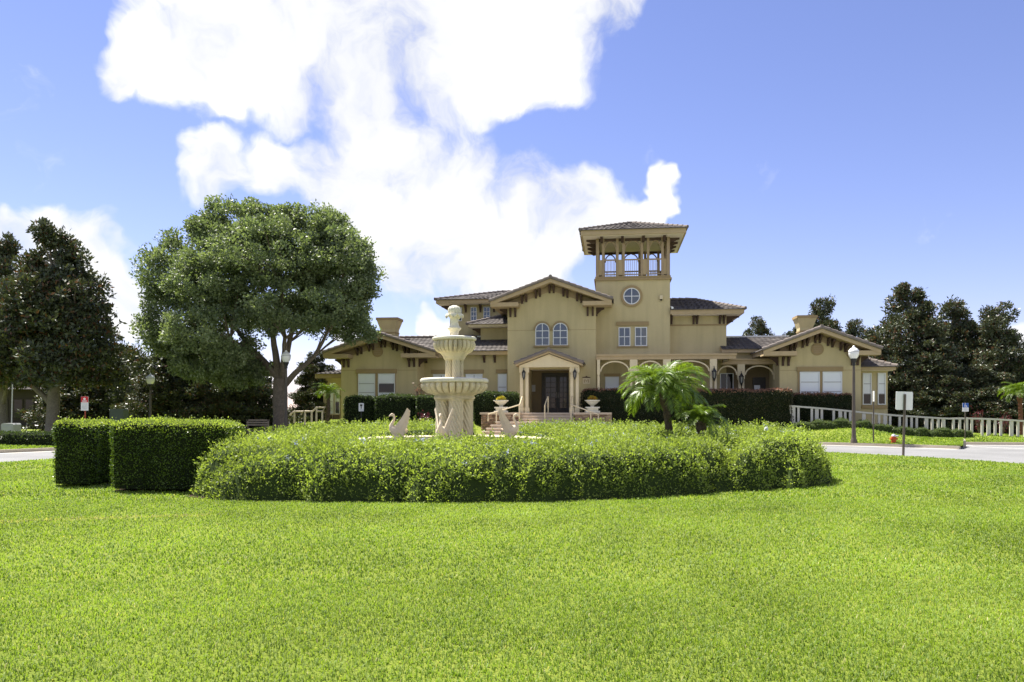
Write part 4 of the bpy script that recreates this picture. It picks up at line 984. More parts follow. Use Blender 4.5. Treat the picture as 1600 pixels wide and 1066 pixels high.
# urns of flowers on the side walls
def urn(px, label, seed, ymix):
    u = U(px, pe - .12); x, y = W2(u, pe - .12); t = thing('flower_urn', label, 'planter', (x, y, FLOOR + .018), 0, 'stone urns of flowers beside the steps')
    obj('pedestal', MB().box(-.40, .40, -.40, .40, 0, .10).box(-.30, .30, -.30, .30, .10, .24).box(-.38, .38, -.38, .38, .24, .32), M['fountain_rim'], t)
    obj('bowl', MB().lathe([(.12, .32), (.10, .38), (.16, .44), (.30, .54), (.36, .62), (.44, .66), (.44, .71), (.36, .71), (.34, .66), (.02, .64)], 28), M['fountain_rim'], t)
    g = np.random.default_rng(seed); n = 900; d = unit(g.normal(size=(n, 3))); d[:, 2] = np.abs(d[:, 2]); P = d * np.array([.27, .27, .26]) * (g.random((n, 1)) ** .4) + np.array([0, 0, .66])
    tt = g.random(n) * (.75 if ymix else .95)
    leaves_obj('flowers', P, d, .085, .06, M['flowerleaf'], t, tint=tt, g=g)
urn(783, 'stone urn of yellow-green flowers on the wall by the dark hedge', 11, True)
urn(925.5, 'stone urn of orange and yellow flowers before the red-tipped hedge', 12, False)
# ------------------------------------------------------------------ fountain
FX, FY = at(710, 20.5), 20.5
ft = thing('fountain', 'tall two-tiered cream stone fountain with fluted bowls and twisted columns', 'fountain', (FX, FY, 0))
obj('basin', MB().lathe([(2.30, 0), (2.30, .62), (2.42, .70), (2.55, .76), (2.55, .84), (2.50, .87), (2.26, .87), (2.22, .84), (2.18, .5), (.3, .45)], 96), M['fountain'], ft)
obj('water', MB().lathe([(2.19, .70), (.01, .705)], 64, caps=False), M['water'], ft)
obj('plinth', MB().lathe([(.78, .4), (.78, .74), (.70, .80), (.64, .82)], 8), M['fountain'], ft, smooth=False)
def gad(n, lo, hi, amp):
    def f(i, a, z):
        if z < lo or z > hi: return 1.0
        w = math.sin(math.pi * (z - lo) / (hi - lo)) ** .5
        return 1 + amp * w * (abs(math.cos(a * n / 2)) ** .42 - .8)
    return f
def dense(prof, k=5):
    out = []
    for (a, b) in zip(prof[:-1], prof[1:]):
        for i in range(k): out.append((a[0] + (b[0]-a[0])*i/k, a[1] + (b[1]-a[1])*i/k))
    return out + [prof[-1]]
def twisted(name, cx, cy, r, z0, z1, turns, parent, flutes=12, amp=.24, nz=64):
    prof = [(r, z0 + (z1 - z0) * i / nz) for i in range(nz + 1)]
    def mod(i, a, z):
        e = min(1, min(i, nz - i) / 3.0)
        return 1 + amp * e * (abs(math.cos((a + turns * 2 * math.pi * (z - z0) / (z1 - z0)) * flutes / 2)) ** .5 - .85)
    c = obj(name, MB().lathe(prof, 72, (cx, cy), mod), M['fountain'], parent)
    obj('base_ring', MB().lathe([(r * 1.12, z0 - .05), (r * 1.18, z0 - .02), (r * 1.06, z0 + .04)], 24, (cx, cy)), M['fountain'], c)
    obj('top_ring', MB().lathe([(r * 1.05, z1 - .03), (r * 1.15, z1 + .01), (r * 1.1, z1 + .04)], 24, (cx, cy)), M['fountain'], c)
for k in range(4):
    a = R(-90 + 12) + k * math.pi / 2; twisted('twisted_column', .295 * math.cos(a), .295 * math.sin(a), .180, .86, 1.84, .42, ft, 12)
obj('inner_core', MB().lathe([(.12, .8), (.12, 1.9)], 16), M['fountain'], ft)
lb_prof = dense([(.36, 1.84), (.50, 1.86), (.53, 1.90), (.50, 1.95), (.53, 1.97)], 2) + dense([(.55, 1.985), (.68, 2.02), (.77, 2.09), (.82, 2.17), (.825, 2.235), (.79, 2.275)], 5)[1:]
obj('lower_bowl', MB().lathe(lb_prof, 224, (0, 0), gad(28, 1.985, 2.30, .19)), M['fountain'], ft)
rim = lambda z, r, h, d: [(r - .06, z), (r - .01, z + h*.2), (r, z + h*.5), (r - .01, z + h*.8), (r - .05, z + h), (r - .13, z + h), (r - .17, z + h - .03), (r * .6, z - d), (.05, z - d - .02)]
obj('lower_rim', MB().lathe(rim(2.272, .87, .115, .12), 96), M['fountain_rim'], ft)
for k in range(4):
    a = R(-90 + 20) + k * math.pi / 2; twisted('small_column', .135 * math.cos(a), .135 * math.sin(a), .098, 2.2, 2.86, .5, ft, 10, .24, 48)
obj('inner_core', MB().lathe([(.1, 2.15), (.1, 2.9)], 12), M['fountain'], ft)
ub_prof = dense([(.24, 2.86), (.27, 2.89), (.29, 2.95), (.33, 2.99), (.35, 3.02)], 2) + dense([(.36, 3.025), (.44, 3.07), (.505, 3.15), (.525, 3.24), (.505, 3.32), (.48, 3.35)], 5)[1:]
obj('upper_bowl', MB().lathe(ub_prof, 208, (0, 0), gad(26, 3.03, 3.36, .18)), M['fountain'], ft)
obj('upper_rim', MB().lathe(rim(3.345, .565, .095, .1), 80), M['fountain_rim'], ft)
obj('finial_stem', MB().lathe([(.15, 3.3), (.115, 3.42), (.10, 3.52), (.12, 3.60), (.165, 3.64), (.175, 3.67), (.15, 3.69), (.12, 3.72), (.10, 3.80), (.105, 3.90), (.13, 3.97)], 32), M['fountain_rim'], ft)
for k in range(7):
    a = 2 * math.pi * k / 7 + .2; mbp = MB(); W = .10; nn = 6
    pr = [(.10, 3.86, .05), (.13, 3.94, .085), (.18, 4.00, .10), (.22, 4.01, .095), (.24, 3.97, .06), (.235, 3.94, .02)]
    vs = []
    for (r, z, w) in pr:
        for q in (-1, 0, 1):
            th = a + q * w / max(r, .1); vs.append((r * math.cos(th), r * math.sin(th), z + (.02 if q == 0 else 0)))
    for (r, z, w) in pr:
        for q in (-1, 0, 1):
            th = a + q * w / max(r, .1); vs.append(((r - .02) * math.cos(th), (r - .02) * math.sin(th), z - .025))
    m3 = len(pr); fs = []
    for i in range(m3 - 1):
        for q in range(2):
            fs.append((i*3+q, i*3+q+1, i*3+q+4, i*3+q+3)); b = m3 * 3; fs.append((b+i*3+q, b+i*3+q+3, b+i*3+q+4, b+i*3+q+1))
        fs.append((i*3, i*3+3, m3*3+i*3+3, m3*3+i*3)); fs.append((i*3+2, m3*3+i*3+2, m3*3+i*3+5, i*3+5))
    mbp.add(vs, fs); mbp.smooth = True; obj('petal', mbp, M['fountain_rim'], ft)
obj('finial_bud', MB().lathe(dense([(.12, 3.96), (.15, 4.02), (.165, 4.09), (.16, 4.16), (.12, 4.215), (.06, 4.24), (.005, 4.245)], 3), 96, (0, 0), lambda i, a, z: 1 + .09 * (abs(math.cos(a * 6)) ** .6 - .7)), M['fountain_rim'], ft)
# swan statues standing in the basin
def swan(ang, label, r=1.42, z=.72):
    x, y = FX + r * math.cos(ang), FY + r * math.sin(ang)
    t = thing('swan_statue', label, 'statue', (x, y, z), ang, 'stone swans round the fountain'); t.scale = (.82, .82, .90)   # local +x faces outwards
    obj('pedestal', MB().lathe([(.17, -.10), (.17, .05), (.14, .10), (.13, .22), (.15, .28)], 20), M['swan'], t)
    path = [(-.30, 0, .40), (-.22, 0, .38), (-.10, 0, .37), (.02, 0, .38), (.12, 0, .41), (.19, 0, .47), (.205, 0, .54), (.17, 0, .61), (.125, 0, .68), (.11, 0, .75), (.135, 0, .815), (.185, 0, .835), (.235, 0, .815), (.275, 0, .785)]
    rad = [.03, .085, .135, .155, .145, .10, .06, .043, .036, .033, .037, .044, .026, .009]
    b = MB().tube(path, rad, 16); obj('body', b, M['swan'], t)
    for s in (-1, 1):
        # raised wing: feathered fan from the shoulder up and back
        mbw = MB(); n = 13; vs = []
        lead = [(.13 - .40 * f - .05 * math.sin(f * 3), s * (.10 + .17 * f), .44 + .58 * f ** .85) for f in [i / (n - 1) for i in range(n)]]
        for i, p in enumerate(lead):
            f = i / (n - 1); dep = .44 * (1 - .6 * f) * (1 if i % 2 == 0 else .86); tip = (p[0] - dep * (.72 - .15 * f), p[1] + s * .01, p[2] - dep * (.62 - .1 * f))
            mid = tuple((p[j] + tip[j]) / 2 for j in range(3)); vs += [p, (mid[0], mid[1] + s * .025, mid[2]), tip]
        th = .028; k = len(vs); vs2 = vs + [(q[0], q[1] - s * th, q[2]) for q in vs]; fs = []
        for i in range(n - 1):
            for j in range(2):
                a0 = i*3+j; fs.append((a0, a0+3, a0+4, a0+1)); fs.append((k+a0, k+a0+1, k+a0+4, k+a0+3))
            fs.append((i*3, k+i*3, k+i*3+3, i*3+3)); fs.append((i*3+2, i*3+5, k+i*3+5, k+i*3+2))
        fs += [(0, 1, k+1, k), (1, 2, k+2, k+1), (3*n-3, k+3*n-3, k+3*n-2, 3*n-2), (3*n-2, k+3*n-2, k+3*n-1, 3*n-1)]
        mbw.add(vs2, fs); obj('wing', mbw, M['swan'], t, smooth=False)
swan(R(180 + 6), 'stone swan with raised wings facing the clipped box hedge'); swan(R(-98), 'stone swan with raised wings before the twisted columns, facing the open lawn'); swan(R(2), 'stone swan with raised wings facing the two palms'); swan(R(88), 'stone swan with raised wings facing the entrance steps')

# ------------------------------------------------------------------ flower bed round the fountain
bed_pts = [(-6.1,15.6),(-5.95,14.85),(-4.9,14.2),(-3.2,13.95),(-1.5,13.9),(0,13.95),(1.4,14.25),(2.6,14.8),(3.6,15.35),(4.25,15.85),(5.0,16.1),(6.0,16.55),(6.8,17.3),(7.2,18.4),(7.1,19.8),(6.7,21.6),(5.8,23.8),(4.0,25.9),(1.6,27.2),(-1.5,27.6),(-4.4,26.6),(-6.2,24.2),(-6.8,21.4),(-6.6,18.6),(-6.2,16.8)]
BP = np.array(bed_pts)
def poly_sd(P, poly):
    """signed distance, positive inside"""
    n = len(poly); d = np.full(len(P), 1e9); ins = np.zeros(len(P), bool)
    for i in range(n):
        a, b = poly[i], poly[(i + 1) % n]; e = b - a; w = P - a; t = np.clip((w @ e) / (e @ e), 0, 1); q = w - t[:, None] * e; d = np.minimum(d, np.hypot(q[:, 0], q[:, 1]))
        c = ((a[1] > P[:, 1]) != (b[1] > P[:, 1])); x = (b[0]-a[0]) * (P[:, 1]-a[1]) / (b[1]-a[1] + 1e-12) + a[0]; ins ^= c & (P[:, 0] < x)
    return np.where(ins, d, -d)
def bed_h(X, Y):
    P = np.stack([X, Y], 1); P3 = np.stack([X, Y, X * 0], 1)
    sd = poly_sd(P, BP) + .14 * vnoise(P3 * 2.1, 3) + .09 * vnoise(P3 * 5.3, 4)
    rf = np.hypot(X - FX, Y - FY) - 2.62
    e = np.clip(np.minimum(sd / .62, rf / .35), 0, 1); prof = np.sqrt(np.clip(1 - (1 - e) ** 2.2, 0, 1))
    top = np.interp(Y, [13.9, 16, 18, 22, 26, 27.6], [.80, .92, .86, .95, 1.08, 1.05]) + .15 * sstep(4.2, 6.2, X) * (Y < 22)
    top = top - .16 * np.exp(-(np.clip(rf, 0, 9) / .8) ** 2) * (Y < FY + 1)
    top = top + .07 * vnoise(P3 * 1.3, 8) + .045 * vnoise(P3 * 3.6, 9)
    # the gap between the main bed and the lobe on the right
    a, b = np.array([4.2, 15.7]), np.array([5.6, 19.6]); ed = b - a; w = P - a; t = np.clip((w @ ed) / (ed @ ed), 0, 1); dl = np.linalg.norm(w - t[:, None] * ed, axis=1)
    # the path that leads from the entrance steps to the basin
    pa, pb = np.array([FX, FY]), np.array([.1, 29.5]); ed2 = pb - pa; w2 = P - pa; t2 = (w2 @ ed2) / (ed2 @ ed2); dp = np.linalg.norm(w2 - np.clip(t2, 0, 1)[:, None] * ed2, axis=1)
    prof = prof * sstep(.72, 1.0, np.where(t2 > .25, dp, 9))
    cut = 1 - .55 * np.exp(-(dl / .17) ** 2) * (1 - t * .8)
    return np.where((sd > 0) & (prof > .02), top * prof * cut, -.05), sd
bed = thing('flower_bed', 'rounded bed of yellow-green flowering shrubs encircling the fountain', 'flower bed', (0, 20, 0)); bed['kind'] = 'stuff'
st_ = .13; gx, gy = np.arange(-7.6, 7.9, st_), np.arange(13.3, 28.2, st_); GX, GY = np.meshgrid(gx, gy, indexing='ij'); H, SD = bed_h(GX.ravel(), GY.ravel())
Vb = np.stack([GX.ravel(), GY.ravel() - 20, H], 1); ny = len(gy); idx = np.arange(len(gx) * ny).reshape(len(gx), ny)
Fb = np.stack([idx[:-1, :-1], idx[1:, :-1], idx[1:, 1:], idx[:-1, 1:]], -1).reshape(-1, 4); keep = (H[Fb].max(1) > 0); Fb = Fb[keep]
core_o = np_obj('dark_shell', Vb - np.array([0, 0, .05]), Fb, M['core'], bed, smooth=True); core_o['kind'] = 'stuff'  # dark shell under the leaves, added to stop light passing through
def bed_leaves():
    g = np.random.default_rng(21)
    A = area(Vb, Fb); P, Nn = sample_mesh(Vb, Fb, int(A * 1050), g)
    ok = P[:, 2] > .02; P, Nn = P[ok], Nn[ok]; yw = P[:, 1] + 20
    keep = g.random(len(P)) < np.interp(yw, [14, 19, 24, 28], [1, .85, .5, .4]); P, Nn = P[keep], Nn[keep]
    P = P + Nn * (g.uniform(-.05, .05, len(P)) + .07 * vnoise(P * 6, 2) + .05 * vnoise(P * 3.1, 22))[:, None]
    # sprigs that stand out of the mass
    ns = 6500; S, Sn = sample_mesh(Vb, Fb, ns, g); ok = (S[:, 2] > .25); S, Sn = S[ok], Sn[ok]; q = 9
    ax = unit(Sn * .6 + np.array([0, 0, .8]) + g.normal(size=S.shape) * .35); L = g.uniform(.06, .27, len(S))
    SP = (S[:, None] + ax[:, None] * (L[:, None] * np.linspace(.2, 1, q)[None])[:, :, None]).reshape(-1, 3) + g.normal(size=(len(S) * q, 3)) * .012
    P2 = np.concatenate([P, SP]); N2 = np.concatenate([Nn, np.repeat(ax, q, 0)])
    tint = np.clip(.45 + .25 * vnoise(P2 * 1.1, 31) + g.normal(0, .2, len(P2)), 0, 1)
    o = leaves_obj('foliage', P2, N2, .058, .026, M['shrub'], bed, k=.5, up=.35, tint=tint, g=g); o['kind'] = 'stuff'
    # pale blue blooms in small heads
    nb = 230; B, Bn = sample_mesh(Vb, Fb, nb * 3, g); ok = (Bn[:, 2] > .6) & (B[:, 2] > .5); B, Bn = B[ok][:nb], Bn[ok][:nb]
    pick = vnoise(B * .8, 5) > -.25; B, Bn = B[pick], Bn[pick]; q = 14
    C = (B + Bn * .09)[:, None] + g.normal(size=(len(B), q, 3)) * np.array([.026, .026, .018]); C = C.reshape(-1, 3)
    o = np_obj('blossom', leaf_quads(C, np.repeat(Bn, q, 0), np.full(len(C), .026), np.full(len(C), .024), .8, .5, g=g), quads_idx(len(C)), M['bloom'], bed); o['kind'] = 'stuff'
bed_leaves()
mb = MB(); mb.v = [(p[0] * 1.0 + (p[0] - .2) * .012, p[1] + (p[1] - 20.5) * .012, .006) for p in bed_pts]; mb.f = [tuple(range(len(bed_pts)))]
struct(obj('bed_soil', mb, M['mulch']))
gl_ = thing('garden_light', 'small white capped light standing among the shrubs right of the palms', 'garden light', (at(1197, 18.6), 18.6, .9))
obj('stake', MB().tube([(0, 0, -.9), (0, 0, .12)], .02, 6), M['plastic'], gl_); obj('head', MB().lathe([(.035, .10), (.05, .16), (.05, .24), (.03, .29), (.005, .30)], 14), M['plastic'], gl_)

# ------------------------------------------------------------------ clipped hedges
GH = 'clipped box hedges left of the flower bed'
hedge('box_hedge', 'narrow end block of clipped green hedge standing out on the open lawn', GH, at(139, 17.4), 17.35, .82, 1.4, 1.28, 0, M['box'], M['core_dark'], dens=1900, L=.040, W=.026, seed=41, amp=.06, r=.14, trunks=True, top=M['shrub'], split_top=.965)  # paler leaves on top paint in the sunlit hedge top
hedge('box_hedge', 'long block of clipped green hedge tucked behind the flower bed', GH, -6.66, 16.2, 2.28, 1.25, 1.285, 0, M['box'], M['core_dark'], dens=1900, L=.040, W=.026, seed=42, amp=.06, r=.14, trunks=True, rz=R(-3), top=M['shrub'], split_top=.965)  # sunlit top again painted by the paler leaf colour
struct(obj('hedge_soil', MB().prism([(-9.5, 16.85), (-8.75, 16.85), (-8.1, 16.6), (-7.75, 15.7), (-5.6, 15.66), (-5.5, 16.8), (-7.8, 16.9), (-8.8, 18.0), (-9.5, 18.0)], -.02, .008, 'z'), M['mulch']))
def stems(name, label, x, y, sx, n, seed):
    g = np.random.default_rng(seed)
    for k in range(n):
        pass
def hedge_px(name, label, group, px0, px1, y, depth, pytop, mat, core, seed, pyb=None, top=None, dens=330, L=.085, W=.05, r=.22, amp=.07, rz=-TH, split=.86):
    x0, x1 = at(px0, y), at(px1, y); xc = (x0 + x1) / 2; yc = y + depth / 2; zb = tz(xc, yc) - .12 if pyb is None else zat(pyb, y)
    return hedge(name, label, group, xc, yc, x1 - x0, depth, zat(pytop, y) - zb, zb, mat, core, rz, dens, L, W, r, seed, amp, top, split_top=split)
GB = 'clipped hedges along the clubhouse front'
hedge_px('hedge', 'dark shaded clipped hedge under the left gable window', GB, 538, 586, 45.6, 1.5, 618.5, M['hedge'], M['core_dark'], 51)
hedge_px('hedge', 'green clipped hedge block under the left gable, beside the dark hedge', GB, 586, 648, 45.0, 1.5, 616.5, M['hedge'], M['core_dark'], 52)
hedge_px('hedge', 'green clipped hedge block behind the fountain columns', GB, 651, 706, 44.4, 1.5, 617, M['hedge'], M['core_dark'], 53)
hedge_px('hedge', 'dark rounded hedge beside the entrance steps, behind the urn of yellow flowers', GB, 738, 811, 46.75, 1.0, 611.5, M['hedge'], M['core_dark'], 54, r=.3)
hedge_px('hedge', 'long dark hedge with red-tipped top before the arched porch', GB, 911, 1100, 46.0, 1.15, 606.5, M['loro'], M['core_dark'], 55, top=M['lorotop'], r=.35, split=.90)
hedge_px('hedge', 'tall red-tipped hedge block ending at the ramp railing', GB, 1088, 1241, 43.6, 1.9, 607.5, M['loro'], M['core_dark'], 56, top=M['lorotop'], r=.3, split=.90)
hedge_px('hedge', 'red-tipped hedge under the right gable window behind the ramp railing', GB, 1240, 1334, 44.2, .75, 613.5, M['loro'], M['core_dark'], 57, top=M['lorotop'], r=.25, split=.88)
hedge_px('hedge', 'low shaded hedge along the far kerb before the forked magnolia', 'low hedges', -40, 104, 34.2, 1.2, 675, M['hedge'], M['core_dark'], 58, r=.3, rz=R(6))
# small shrubs in a row at the foot of the ramp railing
for k in range(24):
    f = k / 23; px = 1246 + f * 262; y = 42.5 - 1.0 * f; x = at(px, y); zb = tz(x, y) - .06
    h = .40 + .08 * math.sin(k * 2.3); t = hedge('low_shrub', 'small grey-green shrub in the row along the foot of the ramp railing', 'shrubs along the ramp railing', x, y, .75, .7, h, zb, M['lowshrub'], M['core'], k, 420, .07, .035, .2, 200 + k, .08, cat='shrub')
# ------------------------------------------------------------------ palms
def frond_mesh(name, L, droop, nl, ll, seed):
    g = np.random.default_rng(seed); V = []; T = []
    ts = np.linspace(0, 1, 14); el = R(62) ; pts = [np.zeros(3)]; ang = el
    for i in range(13):
        ang = el - droop * (i / 12) ** 1.15; pts.append(pts[-1] + np.array([math.cos(ang), 0, math.sin(ang)]) * L / 13)
    pts = np.array(pts)
    def pos(t): k = min(int(t * 13), 12); f = t * 13 - k; return pts[k] * (1-f) + pts[k+1] * f, unit((pts[k+1] - pts[k])[None])[0]
    for i in range(13):
        w0, w1 = .014 * (1 - i/14), .014 * (1 - (i+1)/14); a, b = pts[i], pts[i+1]; V += [a + [0, w0, 0], b + [0, w1, 0], b - [0, w1, 0], a - [0, w0, 0]]; T.append(.75)
        V += [a + [0, 0, w0], b + [0, 0, w1], b - [0, 0, w1], a - [0, 0, w0]]; T.append(.75)
    for i in range(nl):
        t = .14 + .86 * i / (nl - 1); p, d = pos(min(t, .999)); l = ll * (math.sin(math.pi * (.12 + .80 * t)) ** .7) * g.uniform(.85, 1.15)
        for s in (-1, 1):
            side = np.array([0, s, 0]); nrm = np.cross(d, side) * s; nrm = nrm if nrm[2] > 0 else -nrm
            ax = d * (.55 + .5 * t) + side * .85 + nrm * g.uniform(-.05, .35) + g.normal(size=3) * .07; ax /= np.linalg.norm(ax); w = .0062
            wv = np.cross(ax, nrm + g.normal(size=3) * .3); wv /= np.linalg.norm(wv); mid = p + ax * l * .5; tip = p + ax * l + np.array([0, 0, -l * .22])
            V += [p, mid + wv * w, tip, mid - wv * w]; T.append(g.uniform(.1, .95))
    me = np_obj(name, np.array(V), quads_idx(len(T)), M['palm'], None, np.repeat(T, 4)); return me
fr_protos = [frond_mesh('frond', 1.0, R(104), 74, .27, 61), frond_mesh('frond', 1.0, R(82), 74, .27, 62), frond_mesh('frond', 1.0, R(128), 70, .25, 63)]
fr_used = [False] * 3
def palm(label, x, y, z0, base, top, R_f, nf, seed, r0=.09, name='palm', tr='palmbark', low=-.55):
    t = thing(name, label, 'palm', (x, y, z0), 0, 'small feathery palms'); g = random.Random(seed)
    b, tp = Vector(base), Vector(top); n = 26; path = []; rad = []
    for i in range(n + 1):
        f = i / n; p = b.lerp(tp, f); p.x += .05 * math.sin(f * 3.1); path.append(p); rad.append(r0 * (1.12 - .25 * f) * (1 + .16 * (i % 2)) * (1.35 if f > .82 else 1))
    obj('trunk', MB().tube(path, rad, 10), M[tr], t, smooth=False)
    for k in range(nf):
        i = g.choice((0, 1, 2)); p = fr_protos[i]
        if fr_used[i]: p = link(p.copy(), t)
        else: fr_used[i] = True; p.parent = t
        f = k / (nf - 1); tilt = (1 - f) * (1 - low) + low                 # outer fronds hang, inner ones stand
        p.location = tp + Vector((0, 0, -.10 * (1 - f))); s = R_f * g.uniform(.82, 1.1) * (1.0 if f < .8 else .8)
        p.scale = (s, s, s); p.rotation_euler = (g.uniform(-.25, .25), -(f - .55) * 1.15, k * 2.39996 + g.uniform(-.2, .2))
    return t
YP = 19.0
palm('larger feathery palm with a slim leaning trunk growing out of the flower bed', at(1049, YP), YP, 0, (0, 0, 0), (at(1037, YP) - at(1049, YP), .05, 2.02), 1.22, 52, 71, .085)
palm('shorter feathery palm with a stubby trunk beside the taller one', at(1096, 18.2), 18.2, 0, (0, 0, 0), (-.03, 0, 1.34), .74, 32, 72, .09)
palm('shaded palm with a bare thin trunk before the side porch', at(511, 45.5), 45.5, tz(at(511, 45.5), 45.5) - .05, (0, 0, 0), (.05, 0, 1.75), 1.0, 26, 73, .10)
palm('palm with a reddish trunk beyond the far end of the ramp railing', at(1594, 45.2), 45.2, tz(at(1594, 45.2), 45.2) - .1, (0, 0, 0), (-.05, 0, 2.5), 1.2, 30, 74, .11, tr='redpalm')

# ------------------------------------------------------------------ trees
def tree_meshes(spec, seed):
    """crown points in clumps spread through lobes; returns leaf points/normals and limb paths"""
    g = np.random.default_rng(seed); P = []; Nn = []; T = []; clumps = []
    for (c, r, nc) in spec['lobes']:
        c, r = np.array(c, float), np.array(r, float); d = unit(g.normal(size=(nc, 3))); d[:, 2] = np.where(d[:, 2] < -.3, d[:, 2] * spec.get('under', .6), d[:, 2])
        rr = g.uniform(spec.get('inner', .55), 1.0, nc) ** .6; q = c + d * r * rr[:, None]; q += fbm(q * .6 + seed, seed)[:, None] * d * .35 * spec.get('rough', 1.0)
        clumps += [(a, b) for a, b in zip(q, d)]
    nl, cr, L = spec['nl'], spec['cr'], spec['L']
    for a, b in clumps:
        if a[2] < spec.get('zmin', .2) or ('excl' in spec and spec['excl'](a)): continue
        n = int(nl * g.uniform(.6, 1.3)); s = cr * g.uniform(.65, 1.35); d = unit(g.normal(size=(n, 3))); p = a + d * s * (g.random((n, 1)) ** .45) * np.array([1, 1, .75])
        P.append(p); Nn.append(unit(d * .6 + b * .7)); T.append(np.clip(g.normal(g.uniform(.3, .6), .2, n), 0, 1 if not spec.get('brown') else .84))
    P, Nn, T = np.concatenate(P), np.concatenate(Nn), np.concatenate(T)
    if spec.get('brown'): T[g.random(len(T)) < spec['brown']] = .95
    return P, Nn, T, clumps, g
def limb(mb, a, b, r0, r1, g, n=7, wob=.12, n_s=8):
    a, b = Vector(a), Vector(b); L = (b - a).length; pts = []; o = Vector((0, 0, 0))
    for i in range(n + 1):
        f = i / n; p = a.lerp(b, f); w = wob * L * math.sin(math.pi * f); o = Vector((g.normal() * .3, g.normal() * .3, .5)) * w * .5; pts.append(p + o)
    mb.tube(pts, [r0 + (r1 - r0) * (i / n) for i in range(n + 1)], n_s)
def make_tree(name, label, spec, seed, mat, bark, loc, group, rz=0, scale=(1, 1, 1)):
    t = thing(name, label, 'tree', loc, rz, group); P, Nn, T, clumps, g = tree_meshes(spec, seed); mb = MB()
    tr = spec['trunk']; mb.tube([p[0] for p in tr], [p[1] for p in tr], 12)
    ends = []
    for (a, b, r0, r1) in spec['limbs']: limb(mb, a, b, r0, r1, g); ends.append(Vector(b))
    idx = g.choice(len(clumps), min(spec.get('twigs', 60), len(clumps)), replace=False)
    allp = [Vector(p) for p in spec.get('nodes', [])] + ends
    for i in idx:
        c = Vector(clumps[i][0]); near = min(allp, key=lambda q: (q - c).length + (2 if q.z > c.z else 0)); limb(mb, near, c, .05, .015, g, 4, .08, 5)
    obj('trunk', mb, M[bark], t); leaves_obj('crown', P, Nn, spec['L'], spec['Wd'], M[mat], t, k=.55, up=spec.get('up', .1), tint=T, g=g)
    t.scale = scale; return t
# the big spreading oak
OKY = 43.0; ox, oz = at(438, OKY), tz(at(438, OKY), OKY) - .1
def okp(px, py, dy=0.0): return (at(px, OKY + dy) - ox, dy, zat(py, OKY + dy) - oz)
fk = okp(437, 592)
def lob(px, py, dy, rx, rz, nc, ry=None): c = okp(px, py, dy); s = OKY / F; return (c, (rx * s, (ry or rx) * s, rz * s), nc)
oak = dict(lobes=[lob(410, 440, 0, 120, 88, 210), lob(365, 365, -.5, 70, 48, 95), lob(470, 372, .4, 78, 55, 100), lob(290, 430, .5, 62, 62, 90), lob(270, 510, -.4, 52, 62, 85), lob(530, 432, -.3, 52, 58, 85), lob(548, 488, .3, 38, 38, 50),
                   lob(345, 520, -2.0, 85, 58, 110), lob(460, 480, -2.2, 90, 55, 110), lob(420, 400, -2.6, 90, 55, 110), lob(330, 440, -2.4, 70, 60, 90), lob(515, 400, -1.8, 55, 50, 70), lob(350, 565, 0, 75, 32, 70), lob(565, 522, .2, 30, 18, 20), lob(520, 505, 1.5, 50, 35, 40), lob(410, 470, 2.8, 130, 80, 110), lob(262, 540, .8, 30, 26, 30), lob(322, 576, 0, 46, 32, 48), lob(375, 588, .6, 42, 22, 30), lob(330, 362, -.6, 26, 24, 26), lob(380, 342, 0, 26, 22, 26), lob(452, 345, -.4, 30, 24, 28), lob(512, 362, .2, 26, 26, 26), lob(553, 408, -.2, 26, 30, 26), lob(574, 450, .1, 18, 26, 18), lob(250, 458, .2, 26, 28, 26), lob(275, 402, -.3, 26, 26, 24)],
    nl=105, cr=.47, L=.165, Wd=.10, twigs=150, inner=.55, rough=1.0, up=.15, zmin=2.0, excl=lambda a: (-.9 < a[0] < 2.5 and a[2] < okp(0, 528)[2] - .25 * a[0]) or (a[0] < okp(266, 0)[0] and a[2] < okp(0, 562)[2]),
    trunk=[((0, 0, 0), .52), ((.02, 0, .5), .42), ((0, 0, 1.2), .38), ((-.02, 0, 1.8), .40), (fk, .34)],
    limbs=[(fk, okp(392, 545, .3), .24, .13), (okp(392, 545, .3), okp(330, 470, .4), .15, .05), (fk, okp(425, 520, -.4), .22, .14), (okp(425, 520, -.4), okp(405, 420, -.4), .14, .05), (fk, okp(452, 535, .5), .24, .14), (okp(452, 535, .5), okp(480, 430, .5), .14, .05),
           ((fk[0] + .1, 0, fk[2] - .5), okp(490, 558, -.3), .19, .11), (okp(490, 558, -.3), okp(540, 480, -.3), .11, .04), (okp(440, 600), okp(445, 530, -1.0), .18, .1), (okp(445, 530, -1.0), okp(440, 440, -1.8), .1, .04), (okp(392, 545, .3), okp(300, 540, -.2), .12, .04), (okp(405, 560, .2), okp(360, 530, -1.6), .13, .05)],
    nodes=[okp(392, 545, .3), okp(425, 520, -.4), okp(452, 535, .5)])
make_tree('oak_tree', 'big spreading green oak with forked trunk shading the left gable', oak, 81, 'oak', 'bark', (ox, OKY, oz), None)
